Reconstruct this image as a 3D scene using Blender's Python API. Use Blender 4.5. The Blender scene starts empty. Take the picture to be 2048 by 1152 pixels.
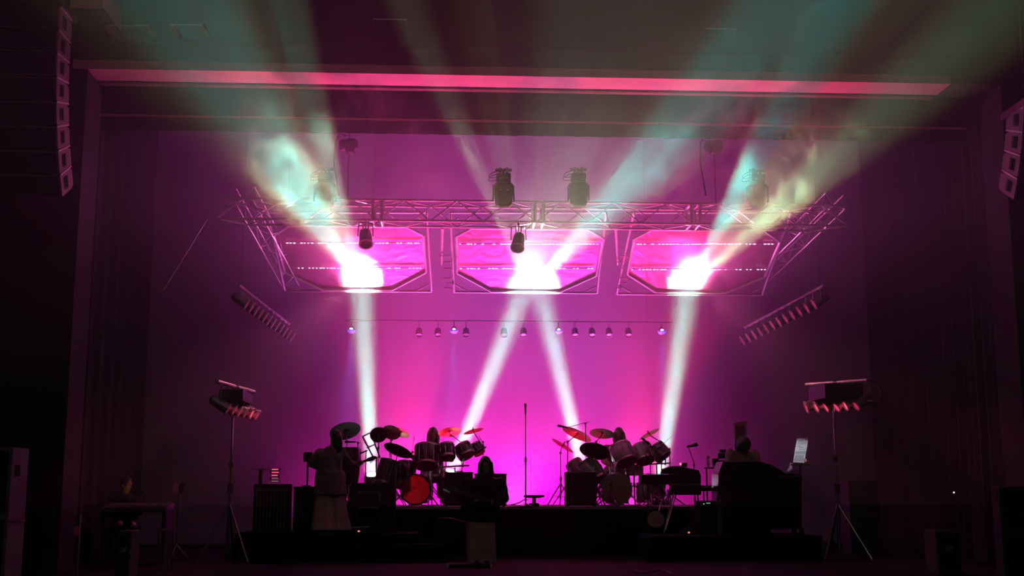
import bpy, bmesh, math, random
from mathutils import Vector, Matrix
random.seed(7)
rnd = random.Random(11)
SC = bpy.context.scene
COL = SC.collection
R = math.radians

# ---------------------------------------------------------------- camera
CAM_LOC = Vector((-1.45, 0.0, 1.22))
YAW, PITCH, FPX = R(3.0), R(9.44), 2400.0
cam_d = bpy.data.cameras.new('camera')
cam_d.sensor_width = 36.0
cam_d.lens = FPX / 2048.0 * 36.0
cam_d.clip_end = 200
cam = bpy.data.objects.new('camera', cam_d)
COL.objects.link(cam)
cam.location = CAM_LOC
cam.rotation_euler = (R(90) + PITCH, 0, -YAW)
SC.camera = cam
_rot = cam.rotation_euler.to_matrix()


def ray(px, py):
    return _rot @ Vector(((px - 1024.0) / FPX, (576.0 - py) / FPX, -1.0))


def P(px, py, Y):
    """point of the place that stands at depth Y behind the hall's front row and is seen at px, py"""
    d = ray(px, py)
    return CAM_LOC + d * (Y / d.y)


def PZ(px, py, z):
    d = ray(px, py)
    return CAM_LOC + d * ((z - CAM_LOC.z) / d.z)


def ppm(Y):
    return FPX / Y


# ---------------------------------------------------------------- world, exposure, render quality
SC.view_settings.view_transform = 'Standard'
SC.view_settings.look = 'None'
SC.view_settings.gamma = 1.0
SC.view_settings.use_curve_mapping = False
SC.view_settings.exposure = 0.42
world = bpy.data.worlds.new('world')
SC.world = world
world.use_nodes = True
_bg = world.node_tree.nodes['Background']
_bg.inputs[0].default_value = (0.030, 0.012, 0.026, 1)
_bg.inputs[1].default_value = 0.12
world.cycles.sampling_method = 'NONE'
cy = SC.cycles
cy.use_light_tree = False
cy.max_bounces = 3
cy.diffuse_bounces = 1
cy.glossy_bounces = 2
cy.transmission_bounces = 3
cy.transparent_max_bounces = 12
cy.volume_bounces = 0
cy.use_adaptive_sampling = True
cy.adaptive_threshold = 0.1
cy.adaptive_min_samples = 16
cy.caustics_reflective = False
cy.caustics_refractive = False
cy.sample_clamp_indirect = 4.0
cy.volume_step_rate = 1.0
cy.volume_max_steps = 256


def spot(name, loc, aim, power, color, ang, blend=0.25, radius=0.05, gobo=None, linear=False):
    d = bpy.data.lights.new(name, 'SPOT')
    d.energy = power
    d.color = color
    d.spot_size = R(ang)
    d.spot_blend = blend
    d.shadow_soft_size = radius
    o = bpy.data.objects.new(name, d)
    COL.objects.link(o)
    o.location = loc
    o.rotation_euler = (Vector(aim) - Vector(loc)).to_track_quat('-Z', 'Y').to_euler()
    if gobo:
        # slide in the lamp: warm edge of the lens, cool core, uneven streaks over the beam's section
        core, edge, scale, lo, seed = gobo
        d.use_nodes = True
        nt = d.node_tree
        em = nt.nodes['Emission']
        tc = nt.nodes.new('ShaderNodeTexCoord')
        sp = nt.nodes.new('ShaderNodeSeparateXYZ')
        nt.links.new(tc.outputs['Normal'], sp.inputs[0])

        def mth(op, a, b=None):
            n = nt.nodes.new('ShaderNodeMath')
            n.operation = op
            for i, v in enumerate((a, b)):
                if v is None:
                    continue
                if isinstance(v, (int, float)):
                    n.inputs[i].default_value = v
                else:
                    nt.links.new(v, n.inputs[i])
            return n.outputs[0]
        az = mth('ABSOLUTE', sp.outputs[2])
        x = mth('DIVIDE', sp.outputs[0], az)
        y = mth('DIVIDE', sp.outputs[1], az)
        rr = mth('DIVIDE', mth('SQRT', mth('ADD', mth('MULTIPLY', x, x), mth('MULTIPLY', y, y))), math.tan(R(ang) / 2))
        ramp = nt.nodes.new('ShaderNodeValToRGB')
        ramp.color_ramp.elements[0].position = 0.55
        ramp.color_ramp.elements[0].color = (*core, 1)
        ramp.color_ramp.elements[1].position = 0.97
        ramp.color_ramp.elements[1].color = (*edge, 1)
        nt.links.new(rr, ramp.inputs[0])
        cx = nt.nodes.new('ShaderNodeCombineXYZ')
        nt.links.new(x, cx.inputs[0])
        nt.links.new(y, cx.inputs[1])
        cx.inputs[2].default_value = seed
        nz = nt.nodes.new('ShaderNodeTexNoise')
        nz.inputs['Scale'].default_value = scale / math.tan(R(ang) / 2)
        nz.inputs['Detail'].default_value = 2.0
        nt.links.new(cx.outputs[0], nz.inputs['Vector'])
        mr = nt.nodes.new('ShaderNodeMapRange')
        mr.inputs[1].default_value = 0.35
        mr.inputs[2].default_value = 0.68
        mr.inputs[3].default_value = lo
        mr.inputs[4].default_value = 1.0
        nt.links.new(nz.outputs[0], mr.inputs[0])
        nt.links.new(ramp.outputs[0], em.inputs[0])
        if linear:
            lf = nt.nodes.new('ShaderNodeLightFalloff')
            lf.inputs[0].default_value = 1.0
            nt.links.new(mth('MULTIPLY', mr.outputs[0], lf.outputs['Linear']), em.inputs[1])
        else:
            nt.links.new(mr.outputs[0], em.inputs[1])
    return o


def area(name, loc, aim, power, color, sx, sy, spread=180, shape='RECTANGLE'):
    d = bpy.data.lights.new(name, 'AREA')
    d.shape = shape
    d.size, d.size_y = sx, sy
    d.energy = power
    d.color = color
    d.spread = R(spread)
    o = bpy.data.objects.new(name, d)
    COL.objects.link(o)
    o.location = loc
    o.rotation_euler = (Vector(aim) - Vector(loc)).to_track_quat('-Z', 'Y').to_euler()
    return o


MAGENTA = (1.0, 0.0, 0.60)
ROSE = (1.0, 0.02, 0.17)
# magenta strips on the floor behind the riser, washing the backcloth upwards
for i, x in enumerate((-3.6, -1.2, 1.2, 3.6)):
    area('cyc_wash', (x, 26.2, 0.25), (x, 27.2, 2.6), 105 if abs(x) < 2 else 19, MAGENTA, 2.2, 0.2, 120)
# magenta floods behind the riser, turned up into the haze
for x in (-2.2, 0.0, 2.2):
    spot('haze_flood', (x, 25.6, 0.5), (x * 1.0, 24.4, 6.5), 1300, (1.0, 0.11, 0.84), 92, 0.9, 0.15)
# rose floods low at the back: they catch the soffit, the truss and the line arrays
for x in (-2.2, 2.2):
    spot('rose_flood', (x, 25.2, 1.2), (x * 1.2, 18.0, 7.75), 3000, ROSE, 36, 0.6, 0.12)
# unseen rose spots added among the kits, each reddening a cymbal from below
for px_, py_, w_ in ((801, 864, 1.0), (899, 863, 1.2), (947, 861, 1.0), (1126, 890, 1.0), (1154, 867, 1.2), (1204, 866, 0.6), (1298, 867, 1.2), (1235, 900, 0.8)):
    c_ = P(px_, py_, 22.9)
    spot('drum_fill_spot', (c_.x + 0.1, 23.55, 0.95), c_, 65 * w_, (1.0, 0.01, 0.10), 30, 0.8, 0.04)
# another added spot behind the left bass drum, reddening its head
spot('drum_fill_spot', (P(840, 982, 23.2).x, 23.3, 1.3), P(833, 980, 22.2), 26, (1.0, 0.03, 0.08), 60, 0.8, 0.03)
# unseen rose spots added to brighten the line arrays
for x in (3.0, -3.0):
    spot('array_rose_fill', (x, 25.0, 1.6), (-2.12 * x, 15.7, 5.3), 1500, ROSE, 17, 1.0, 0.1)
# unseen area lamp added as weak front fill for the performers
area('front_fill', (-2, 2, 8.5), (0, 20, 0.5), 42, (1.0, 0.78, 0.72), 6, 1.0)

# ---------------------------------------------------------------- materials
MATS = {}


def mat(name, col, rough=0.6, metal=0.0, var=0.25, scale=6.0, bump=0.0, bscale=40.0, emit=None, estr=0.0, trans=0.0, spec=0.5):
    if name in MATS:
        return MATS[name]
    m = bpy.data.materials.new(name)
    m.use_nodes = True
    nt = m.node_tree
    b = nt.nodes['Principled BSDF']
    tc = nt.nodes.new('ShaderNodeTexCoord')
    nz = nt.nodes.new('ShaderNodeTexNoise')
    nz.inputs['Scale'].default_value = scale
    nz.inputs['Detail'].default_value = 3
    nt.links.new(tc.outputs['Object'], nz.inputs['Vector'])
    rp = nt.nodes.new('ShaderNodeValToRGB')
    rp.color_ramp.elements[0].position = 0.3
    rp.color_ramp.elements[1].position = 0.7
    rp.color_ramp.elements[0].color = (*[c * (1 - var) for c in col], 1)
    rp.color_ramp.elements[1].color = (*[min(1, c * (1 + var * 0.6)) for c in col], 1)
    nt.links.new(nz.outputs[0], rp.inputs[0])
    nt.links.new(rp.outputs[0], b.inputs['Base Color'])
    b.inputs['Roughness'].default_value = rough
    b.inputs['Metallic'].default_value = metal
    b.inputs['Specular IOR Level'].default_value = spec
    if bump:
        n2 = nt.nodes.new('ShaderNodeTexNoise')
        n2.inputs['Scale'].default_value = bscale
        n2.inputs['Detail'].default_value = 3
        nt.links.new(tc.outputs['Object'], n2.inputs['Vector'])
        bp = nt.nodes.new('ShaderNodeBump')
        bp.inputs['Strength'].default_value = bump
        bp.inputs['Distance'].default_value = 0.02
        nt.links.new(n2.outputs[0], bp.inputs['Height'])
        nt.links.new(bp.outputs[0], b.inputs['Normal'])
    if emit:
        b.inputs['Emission Color'].default_value = (*emit, 1)
        b.inputs['Emission Strength'].default_value = estr
        try:
            m.cycles.emission_sampling = 'NONE'
        except Exception:
            pass
    if trans:
        tr = nt.nodes.new('ShaderNodeBsdfTranslucent')
        tr.inputs[0].default_value = (*col, 1)
        mx = nt.nodes.new('ShaderNodeMixShader')
        mx.inputs[0].default_value = trans
        out = nt.nodes['Material Output']
        nt.links.new(b.outputs[0], mx.inputs[1])
        nt.links.new(tr.outputs[0], mx.inputs[2])
        nt.links.new(mx.outputs[0], out.inputs[0])
    MATS[name] = m
    return m


BLACK = mat('black_paint', (0.012, 0.011, 0.014), 0.55)
DECK = mat('black_deck', (0.009, 0.008, 0.010), 0.8, bump=0.1, spec=0.15)
DECKTOP = mat('grey_deck_carpet', (0.34, 0.31, 0.33), 0.9)
FELT = mat('black_felt', (0.010, 0.009, 0.012), 0.95)
TOLEX = mat('black_tolex', (0.010, 0.009, 0.012), 0.7, bump=0.15, bscale=120)
GRILLE = mat('black_grille_cloth', (0.014, 0.012, 0.016), 0.9, bump=0.2, bscale=200)
ALU = mat('aluminium', (0.72, 0.66, 0.67), 0.45, 0.25)
CHROME = mat('chrome', (0.8, 0.78, 0.8), 0.18, 1.0, var=0.1)
DARKCHROME = mat('dull_chrome', (0.35, 0.33, 0.35), 0.3, 1.0, var=0.2)
BRONZE_LIT = mat('red_lit_cymbal_bronze', (0.88, 0.34, 0.22), 0.32, 0.5, var=0.2, scale=12)  # red light on these cymbals is put into the colour
BRONZE_SHADED = mat('shaded_cymbal_bronze', (0.09, 0.055, 0.055), 0.45, 0.8, var=0.2, scale=12)  # darkened copy for cymbals seen in shade
CLOTH_CYC = mat('backcloth', (0.45, 0.42, 0.44), 0.95, var=0.06, scale=0.6)
DRAPE = mat('black_drape', (0.02, 0.017, 0.021), 0.9, var=0.3, scale=1.2)
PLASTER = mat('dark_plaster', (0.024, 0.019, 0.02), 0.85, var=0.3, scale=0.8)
SOFFIT = mat('pink_lit_soffit', (0.80, 0.30, 0.34), 0.75, var=0.12, scale=3)  # pink of the light falling on it is put into the colour


CABD = mat('dark_cabinet_paint', (0.05, 0.042, 0.046), 0.7, bump=0.1, bscale=90)

# ---------------------------------------------------------------- mesh tools
W = {}


class MB:
    def __init__(s):
        s.v = []
        s.f = []

    def add(s, vs, fs):
        o = len(s.v)
        s.v += [Vector(v) for v in vs]
        s.f += [tuple(o + i for i in f) for f in fs]
        return s

    def box(s, c, size, rot=None):
        c = Vector(c)
        hx, hy, hz = (a / 2 for a in size)
        vs = []
        for dz in (-hz, hz):
            for dy in (-hy, hy):
                for dx in (-hx, hx):
                    q = Vector((dx, dy, dz))
                    vs.append(c + (rot @ q if rot else q))
        return s.add(vs, [(0, 2, 3, 1), (4, 5, 7, 6), (0, 1, 5, 4), (2, 6, 7, 3), (0, 4, 6, 2), (1, 3, 7, 5)])

    def box2(s, a, b):
        a, b = Vector(a), Vector(b)
        return s.box((a + b) / 2, [abs(b[i] - a[i]) for i in range(3)])

    def tube(s, p0, p1, r0, r1=None, n=8, cap=True):
        p0, p1 = Vector(p0), Vector(p1)
        r1 = r0 if r1 is None else r1
        d = p1 - p0
        if d.length < 1e-6:
            return s
        q = d.to_track_quat('Z', 'Y')
        vs, fs = [], []
        for p, r in ((p0, r0), (p1, r1)):
            for i in range(n):
                a = 2 * math.pi * i / n
                vs.append(p + q @ Vector((r * math.cos(a), r * math.sin(a), 0)))
        for i in range(n):
            j = (i + 1) % n
            fs.append((i, j, n + j, n + i))
        if cap:
            fs.append(tuple(reversed(range(n))))
            fs.append(tuple(range(n, 2 * n)))
        return s.add(vs, fs)

    def path(s, pts, r, n=6):
        pts = [Vector(p) for p in pts]
        rs = r if isinstance(r, (list, tuple)) else [r] * len(pts)
        vs, fs = [], []
        for k, p in enumerate(pts):
            t = pts[min(k + 1, len(pts) - 1)] - pts[max(k - 1, 0)]
            q = t.to_track_quat('Z', 'Y')
            for i in range(n):
                a = 2 * math.pi * i / n
                vs.append(p + q @ Vector((rs[k] * math.cos(a), rs[k] * math.sin(a), 0)))
        for k in range(len(pts) - 1):
            for i in range(n):
                j = (i + 1) % n
                fs.append((k * n + i, k * n + j, (k + 1) * n + j, (k + 1) * n + i))
        fs.append(tuple(reversed(range(n))))
        fs.append(tuple(range((len(pts) - 1) * n, len(pts) * n)))
        return s.add(vs, fs)

    def lathe(s, prof, o, axis=(0, 0, 1), n=20, close=False):
        """prof: (radius, height) along axis"""
        o = Vector(o)
        q = Vector(axis).to_track_quat('Z', 'Y')
        vs, fs = [], []
        for r, h in prof:
            for i in range(n):
                a = 2 * math.pi * i / n
                vs.append(o + q @ Vector((r * math.cos(a), r * math.sin(a), h)))
        m = len(prof)
        for k in range(m - 1 if not close else m):
            k2 = (k + 1) % m
            for i in range(n):
                j = (i + 1) % n
                fs.append((k * n + i, k * n + j, k2 * n + j, k2 * n + i))
        if not close:
            fs.append(tuple(reversed(range(n))))
            fs.append(tuple(range((m - 1) * n, m * n)))
        return s.add(vs, fs)

    def ell(s, c, r, n=14, m=9, rot=None):
        c = Vector(c)
        r = (r, r, r) if isinstance(r, (int, float)) else r
        vs, fs = [], []
        for k in range(m + 1):
            t = math.pi * k / m
            st, ct = max(math.sin(t), 1e-3), math.cos(t)
            for i in range(n):
                a = 2 * math.pi * i / n
                q = Vector((r[0] * st * math.cos(a), r[1] * st * math.sin(a), r[2] * ct))
                vs.append(c + (rot @ q if rot else q))
        for k in range(m):
            for i in range(n):
                j = (i + 1) % n
                fs.append((k * n + i, (k + 1) * n + i, (k + 1) * n + j, k * n + j))
        fs.append(tuple(range(n)))
        fs.append(tuple(reversed(range(m * n, (m + 1) * n))))
        return s.add(vs, fs)

    def prism(s, poly, off):
        """closed polygon of points pushed along off"""
        poly = [Vector(p) for p in poly]
        off = Vector(off)
        n = len(poly)
        vs = poly + [p + off for p in poly]
        fs = [tuple(reversed(range(n))), tuple(range(n, 2 * n))]
        for i in range(n):
            j = (i + 1) % n
            fs.append((i, j, n + j, n + i))
        return s.add(vs, fs)

    def loft(s, rings, cap=True):
        n = len(rings[0])
        vs = [p for r in rings for p in r]
        fs = []
        for k in range(len(rings) - 1):
            for i in range(n):
                j = (i + 1) % n
                fs.append((k * n + i, k * n + j, (k + 1) * n + j, (k + 1) * n + i))
        if cap:
            fs.append(tuple(reversed(range(n))))
            fs.append(tuple(range((len(rings) - 1) * n, len(rings) * n)))
        return s.add(vs, fs)

    def build(s, name, m, parent=None, smooth=False, bevel=0.0):
        if parent is not None:
            off = W[parent]
        else:
            xs = [v.x for v in s.v]
            ys = [v.y for v in s.v]
            zs = [v.z for v in s.v]
            off = Vector(((min(xs) + max(xs)) / 2, (min(ys) + max(ys)) / 2, min(zs)))
        me = bpy.data.meshes.new(name)
        me.from_pydata([tuple(v - off) for v in s.v], [], s.f)
        bm = bmesh.new()
        bm.from_mesh(me)
        bmesh.ops.recalc_face_normals(bm, faces=bm.faces)
        bm.to_mesh(me)
        bm.free()
        if smooth:
            me.polygons.foreach_set('use_smooth', [True] * len(me.polygons))
        me.materials.append(m)
        o = bpy.data.objects.new(name, me)
        COL.objects.link(o)
        if parent is not None:
            o.parent = parent
        else:
            o.location = off
        W[o] = off
        if bevel:
            bv = o.modifiers.new('bevel', 'BEVEL')
            bv.width = bevel
            bv.segments = 2
            bv.limit_method = 'ANGLE'
        if smooth and len(me.polygons) < 4000:
            try:
                me.set_sharp_from_angle(angle=R(40))
            except Exception:
                pass
        return o


def tag(o, label, cat, group=None):
    o['label'] = label
    o['category'] = cat
    if group:
        o['group'] = group
    return o


def thing(name, loc, label, cat, group=None):
    o = bpy.data.objects.new(name, None)
    o.empty_display_size = 0.1
    COL.objects.link(o)
    o.location = loc
    W[o] = Vector(loc)
    return tag(o, label, cat, group)


def struct(o, label=None):
    o['kind'] = 'structure'
    if label:
        o['label'] = label
    return o


def frame_rot(axis):
    return Vector(axis).to_track_quat('Z', 'Y').to_matrix()

# ---------------------------------------------------------------- the setting
RISER_Z, PLAT_Z = 0.88, 0.46
RISER_Y0, RISER_Y1 = 21.9, 24.6
struct(MB().box2((-12, 14.5, -0.3), (12, 28, 0)).build('floor', DECK), 'black stage floor')
struct(MB().box2((-14, -6, -1.5), (14, 14.48, -1.2)).build('hall_floor', FELT), 'dark hall floor in front of the stage')
struct(MB().box2((-8.6, 27.2, 0), (8.6, 27.3, 10.4)).build('wall_back', CLOTH_CYC), 'pale backcloth lit magenta')
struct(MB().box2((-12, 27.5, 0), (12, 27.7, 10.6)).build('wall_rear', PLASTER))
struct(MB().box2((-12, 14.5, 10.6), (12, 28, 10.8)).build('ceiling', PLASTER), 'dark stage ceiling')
# side masking of pleated black drape


def drape(name, x0, y0, x1, y1, z0, z1, n, amp, m=DRAPE, thick=0.03):
    a, b = Vector((x0, y0, 0)), Vector((x1, y1, 0))
    d = (b - a)
    nr = Vector((-d.y, d.x, 0)).normalized()
    pts = []
    for i in range(n * 6 + 1):
        t = i / (n * 6)
        pts.append(a + d * t + nr * amp * (math.sin(t * n * 2 * math.pi) + 0.35 * math.sin(t * n * 1.37 * math.pi + 1.3)))
    mb = MB()
    k = len(pts)
    vs = []
    for off in (Vector(), nr * thick):
        for z in (z0, z1):
            vs += [p + off + Vector((0, 0, z)) for p in pts]
    fs = []
    for i in range(k - 1):
        fs += [(i, i + 1, k + i + 1, k + i), (2 * k + i, 3 * k + i, 3 * k + i + 1, 2 * k + i + 1),
               (i, 2 * k + i, 2 * k + i + 1, i + 1), (k + i, k + i + 1, 3 * k + i + 1, 3 * k + i)]
    fs += [(0, k, 3 * k, 2 * k), (k - 1, 3 * k - 1, 4 * k - 1, 2 * k - 1)]
    mb.add(vs, fs)
    return mb.build(name, m, None, True)


xl = P(205, 300, 19.0).x
xr = P(1975, 640, 19.0).x
struct(drape('wall_left', xl - 0.2, 19.2, -8.2, 27.0, 0, 10.4, 22, 0.06), 'black masking drape along the left wing')
struct(drape('wall_right', 8.2, 27.0, xr + 0.2, 19.2, 0, 10.4, 22, 0.06), 'black masking drape along the right wing')
# proscenium piers and the wall over the opening
PY = 18.0
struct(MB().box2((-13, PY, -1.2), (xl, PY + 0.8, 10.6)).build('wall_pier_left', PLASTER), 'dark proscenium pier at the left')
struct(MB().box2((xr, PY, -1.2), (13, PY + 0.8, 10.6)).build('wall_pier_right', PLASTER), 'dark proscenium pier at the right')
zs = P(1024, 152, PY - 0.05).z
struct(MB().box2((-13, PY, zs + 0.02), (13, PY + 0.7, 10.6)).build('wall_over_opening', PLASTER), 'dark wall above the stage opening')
# soffit: broad pale band, groove, thin bead
xa, xb = P(146, 160, PY).x, P(1900, 180, PY).x
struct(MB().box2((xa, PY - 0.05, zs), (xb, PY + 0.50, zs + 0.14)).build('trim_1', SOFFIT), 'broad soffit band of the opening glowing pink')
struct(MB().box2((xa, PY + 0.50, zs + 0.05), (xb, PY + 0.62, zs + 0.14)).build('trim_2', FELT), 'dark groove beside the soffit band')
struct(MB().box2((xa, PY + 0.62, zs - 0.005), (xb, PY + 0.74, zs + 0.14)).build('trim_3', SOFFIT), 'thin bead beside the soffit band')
struct(MB().box2((xa, PY - 0.10, P(1024, 94, PY - 0.1).z - 0.02), (xb, PY - 0.002, P(1024, 94, PY - 0.1).z + 0.03)).build('trim_4', PLASTER), 'thin ledge on the wall above the opening')
# black border cloth with a batten, behind the opening
zb = P(1024, 271, 19.4).z
bd = struct(drape('border_cloth', P(150, 271, 19.4).x, 19.4, P(1930, 271, 19.4).x, 19.4, zb, zb + 1.9, 40, 0.012), 'black border cloth under the soffit')
zt = P(1024, 243, 19.3).z
struct(MB().tube((P(150, 240, 19.3).x, 19.3, zt), (P(1930, 240, 19.3).x, 19.3, zt), 0.022).build('trim_5', SOFFIT), 'thin pipe batten in front of the border cloth')

# risers
rz = thing('drum_riser', (0, RISER_Y0, 0), 'long black riser under both drum kits', 'riser')
MB().box2((-4.1, RISER_Y0 + 0.02, 0.0), (4.4, RISER_Y1, RISER_Z - 0.05)).build('riser_body', DECK, rz)
for i in range(7):
    x0 = -4.1 + i * 8.5 / 7
    MB().box2((x0 + 0.006, RISER_Y0, RISER_Z - 0.05), (x0 + 8.5 / 7 - 0.006, RISER_Y1, RISER_Z)).build('deck_panel', DECKTOP, rz)
pl = P(560, 1066, 20.6)
gp = thing('low_platform', (pl.x + 1.4, 20.6, 0), 'low black platform the robed guitarist stands on', 'riser')
xg0, xg1 = P(470, 1066, 20.6).x, P(835, 1066, 20.6).x
MB().box2((xg0, 20.6, 0), (xg1, 21.88, PLAT_Z - 0.04)).build('platform_body', DECK, gp)
MB().box2((xg0, 20.58, PLAT_Z - 0.04), (xg1, 21.88, PLAT_Z)).build('deck_panel', DECK, gp)
MB().box2((xg0 + 0.2, 20.32, 0), (xg1 + 0.45, 20.56, PLAT_Z - 0.16)).build('step', DECK, gp)
xk0, xk1 = P(1300, 1066, 20.6).x, P(1640, 1066, 20.6).x
kp = thing('keyboard_platform', ((xk0 + xk1) / 2, 20.6, 0), 'low black platform under the keyboards', 'riser')
MB().box2((xk0, 20.5, 0), (xk1, 21.88, PLAT_Z - 0.1)).build('platform_body', DECK, kp)
MB().box2((xk0, 20.48, PLAT_Z - 0.1), (xk1, 21.88, PLAT_Z - 0.05)).build('deck_panel', DECK, kp)

# ---------------------------------------------------------------- haze


def haze(name, a, b, sig, g, label):
    m = bpy.data.materials.new(name)
    m.use_nodes = True
    nt = m.node_tree
    nt.nodes.remove(nt.nodes['Principled BSDF'])
    vs = nt.nodes.new('ShaderNodeVolumeScatter')
    vs.inputs['Anisotropy'].default_value = g
    vs.inputs['Color'].default_value = (1, 1, 1, 1)
    vs.inputs['Density'].default_value = sig
    nt.links.new(vs.outputs[0], nt.nodes['Material Output'].inputs['Volume'])
    o = MB().box2(a, b).build(name, m)
    o['kind'] = 'stuff'
    o['label'] = label
    o['category'] = 'haze'
    return o


haze('stage_haze', (-10.5, 20.95, 0.02), (10.5, 27.15, 10.55), 0.050, 0.2, 'thick haze at the back of the stage')
haze('front_haze', (-10.5, 16.5, 0.95), (10.5, 20.93, 10.55), 0.034, 0.2, 'thin haze in front of the truss')
haze('hall_haze', (-10.5, 8.5, 2.2), (10.5, 16.48, 10.55), 0.015, 0.2, 'very thin haze over the front rows')


def smoke(name, a, b, peak, scale, lo, hi, rate, label, seed):
    """drifting smoke: wispy density that thins out towards the ends of its cloud"""
    m = bpy.data.materials.new(name)
    m.use_nodes = True
    nt = m.node_tree
    nt.nodes.remove(nt.nodes['Principled BSDF'])
    vs = nt.nodes.new('ShaderNodeVolumeScatter')
    vs.inputs['Anisotropy'].default_value = 0.2
    tc = nt.nodes.new('ShaderNodeTexCoord')
    mp = nt.nodes.new('ShaderNodeMapping')
    mp.inputs['Location'].default_value = (seed, seed * 0.7, seed * 1.3)
    mp.inputs['Scale'].default_value = (scale, scale * 0.45, scale)
    mp.inputs['Rotation'].default_value = (0.3, 0.5, 0.0)
    nt.links.new(tc.outputs['Object'], mp.inputs[0])
    nz = nt.nodes.new('ShaderNodeTexNoise')
    nz.inputs['Scale'].default_value = 1.0
    nz.inputs['Detail'].default_value = 3
    nz.inputs['Roughness'].default_value = 0.6
    nz.inputs['Distortion'].default_value = 0.9
    nt.links.new(mp.outputs[0], nz.inputs['Vector'])
    mr = nt.nodes.new('ShaderNodeMapRange')
    mr.interpolation_type = 'SMOOTHSTEP'
    mr.inputs[1].default_value, mr.inputs[2].default_value = lo, hi
    mr.inputs[3].default_value, mr.inputs[4].default_value = 0.0, peak
    nt.links.new(nz.outputs[0], mr.inputs[0])
    # soft edge: distance from the middle of the cloud, 1 at the middle and 0 at its skin
    ctr = nt.nodes.new('ShaderNodeVectorMath')
    ctr.operation = 'SUBTRACT'
    nt.links.new(tc.outputs['Generated'], ctr.inputs[0])
    ctr.inputs[1].default_value = (0.5, 0.5, 0.5)
    ln = nt.nodes.new('ShaderNodeVectorMath')
    ln.operation = 'LENGTH'
    nt.links.new(ctr.outputs[0], ln.inputs[0])
    fd = nt.nodes.new('ShaderNodeMapRange')
    fd.interpolation_type = 'SMOOTHSTEP'
    fd.inputs[1].default_value, fd.inputs[2].default_value = 0.49, 0.28
    fd.inputs[3].default_value, fd.inputs[4].default_value = 0.0, 1.0
    nt.links.new(ln.outputs['Value'], fd.inputs[0])
    mu = nt.nodes.new('ShaderNodeMath')
    mu.operation = 'MULTIPLY'
    nt.links.new(mr.outputs[0], mu.inputs[0])
    nt.links.new(fd.outputs[0], mu.inputs[1])
    nt.links.new(mu.outputs[0], vs.inputs['Density'])
    nt.links.new(vs.outputs[0], nt.nodes['Material Output'].inputs['Volume'])
    m.cycles.volume_step_rate = rate
    a, b = Vector(a), Vector(b)
    o = MB().ell((a + b) / 2, [abs(b[i] - a[i]) / 2 for i in range(3)], 24, 14).build(name, m)
    o['kind'] = 'stuff'
    o['label'] = label
    o['category'] = 'smoke'
    return o


smoke('left_smoke', (-5.4, 15.2, 4.6), (-0.8, 20.4, 7.6), 0.30, 1.7, 0.46, 0.74, 0.45, 'drifting wispy smoke over the left part of the truss', 3.1)
smoke('right_smoke', (0.9, 15.2, 4.6), (5.4, 20.4, 7.6), 0.30, 1.7, 0.46, 0.74, 0.45, 'drifting wispy smoke over the right part of the truss', 8.7)

# ---------------------------------------------------------------- truss
def truss(name, a, b, up, back, nb, label, r=0.02, joints=()):
    """box truss from a to b (front bottom chord), up and back give its section"""
    a, b, up, back = map(Vector, (a, b, up, back))
    t = thing(name, (a + b) / 2, label, 'truss')
    for o in (Vector(), up, back, up + back):
        MB().tube(a + o, b + o, r, n=8).build('chord', ALU, t, True)
    d = (b - a) / nb
    for k in range(nb):
        p0, p1 = a + d * k, a + d * (k + 1)
        e = (0, 1) if k % 2 == 0 else (1, 0)
        MB().tube(p0 + up * e[0], p1 + up * e[1], r * 0.6, n=6).build('brace', ALU, t, True)
        MB().tube(p0 + back + up * e[1], p1 + back + up * e[0], r * 0.6, n=6).build('brace', ALU, t, True)
        MB().tube(p0 + back * e[0], p1 + back * e[1], r * 0.5, n=6).build('brace', ALU, t, True)
        MB().tube(p0 + up + back * e[1], p1 + up + back * e[0], r * 0.5, n=6).build('brace', ALU, t, True)
    for j in joints:
        c = a + (b - a) * j
        dd = (b - a).normalized() * 0.075
        for sgn in (-1, 1):
            m = MB()
            m.tube(c + dd * sgn, c + dd * sgn + up, 0.03, n=8).tube(c + dd * sgn + back, c + dd * sgn + up + back, 0.03, n=8)
            m.tube(c + dd * sgn, c + dd * sgn + back, 0.02, n=8).tube(c + dd * sgn + up, c + dd * sgn + up + back, 0.02, n=8)
            m.build('joint_frame', ALU, t, True)
    return t


TY = 20.2
ta, tb = P(432, 437, TY), P(1695, 452, TY)
zt0 = P(1060, 444, TY).z
ta.z = tb.z = zt0
ta.y = tb.y = TY
TRUSS_A, TRUSS_B, TRUSS_Z = ta, tb, zt0
truss('lighting_truss', ta, tb, (0, 0, 0.36), (0, 0.46, 0), 24, 'long aluminium box truss across the stage above the mirror panels', 0.022, (0.25, 0.505, 0.755))
# raked side trusses
for sx, (q0, q1, q2) in (('left', ((470, 405, 20.3), (566, 575, 22.9), None)), ('right', ((1690, 418, 20.3), (1540, 560, 22.9), None))):
    a, b = P(*q0), P(*q1)
    truss('raked_truss', a, b, (0.0, 0.06, 0.26), (0.30 if sx == 'left' else -0.30, 0.05, 0.05), 8,
          'raked aluminium truss at the %s end of the mirror panels' % sx, 0.011)

# ---------------------------------------------------------------- octagonal mirror panels
A0, B0 = P(1060, 424, 21.2), P(1060, 584, 23.0)
PN = Vector((0, -(A0.z - B0.z), -(B0.y - A0.y))).normalized()


def onpanel(px, py, lift=0.0):
    d = ray(px, py)
    t = (A0 - CAM_LOC).dot(PN) / d.dot(PN)
    return CAM_LOC + d * t + PN * lift


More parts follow.
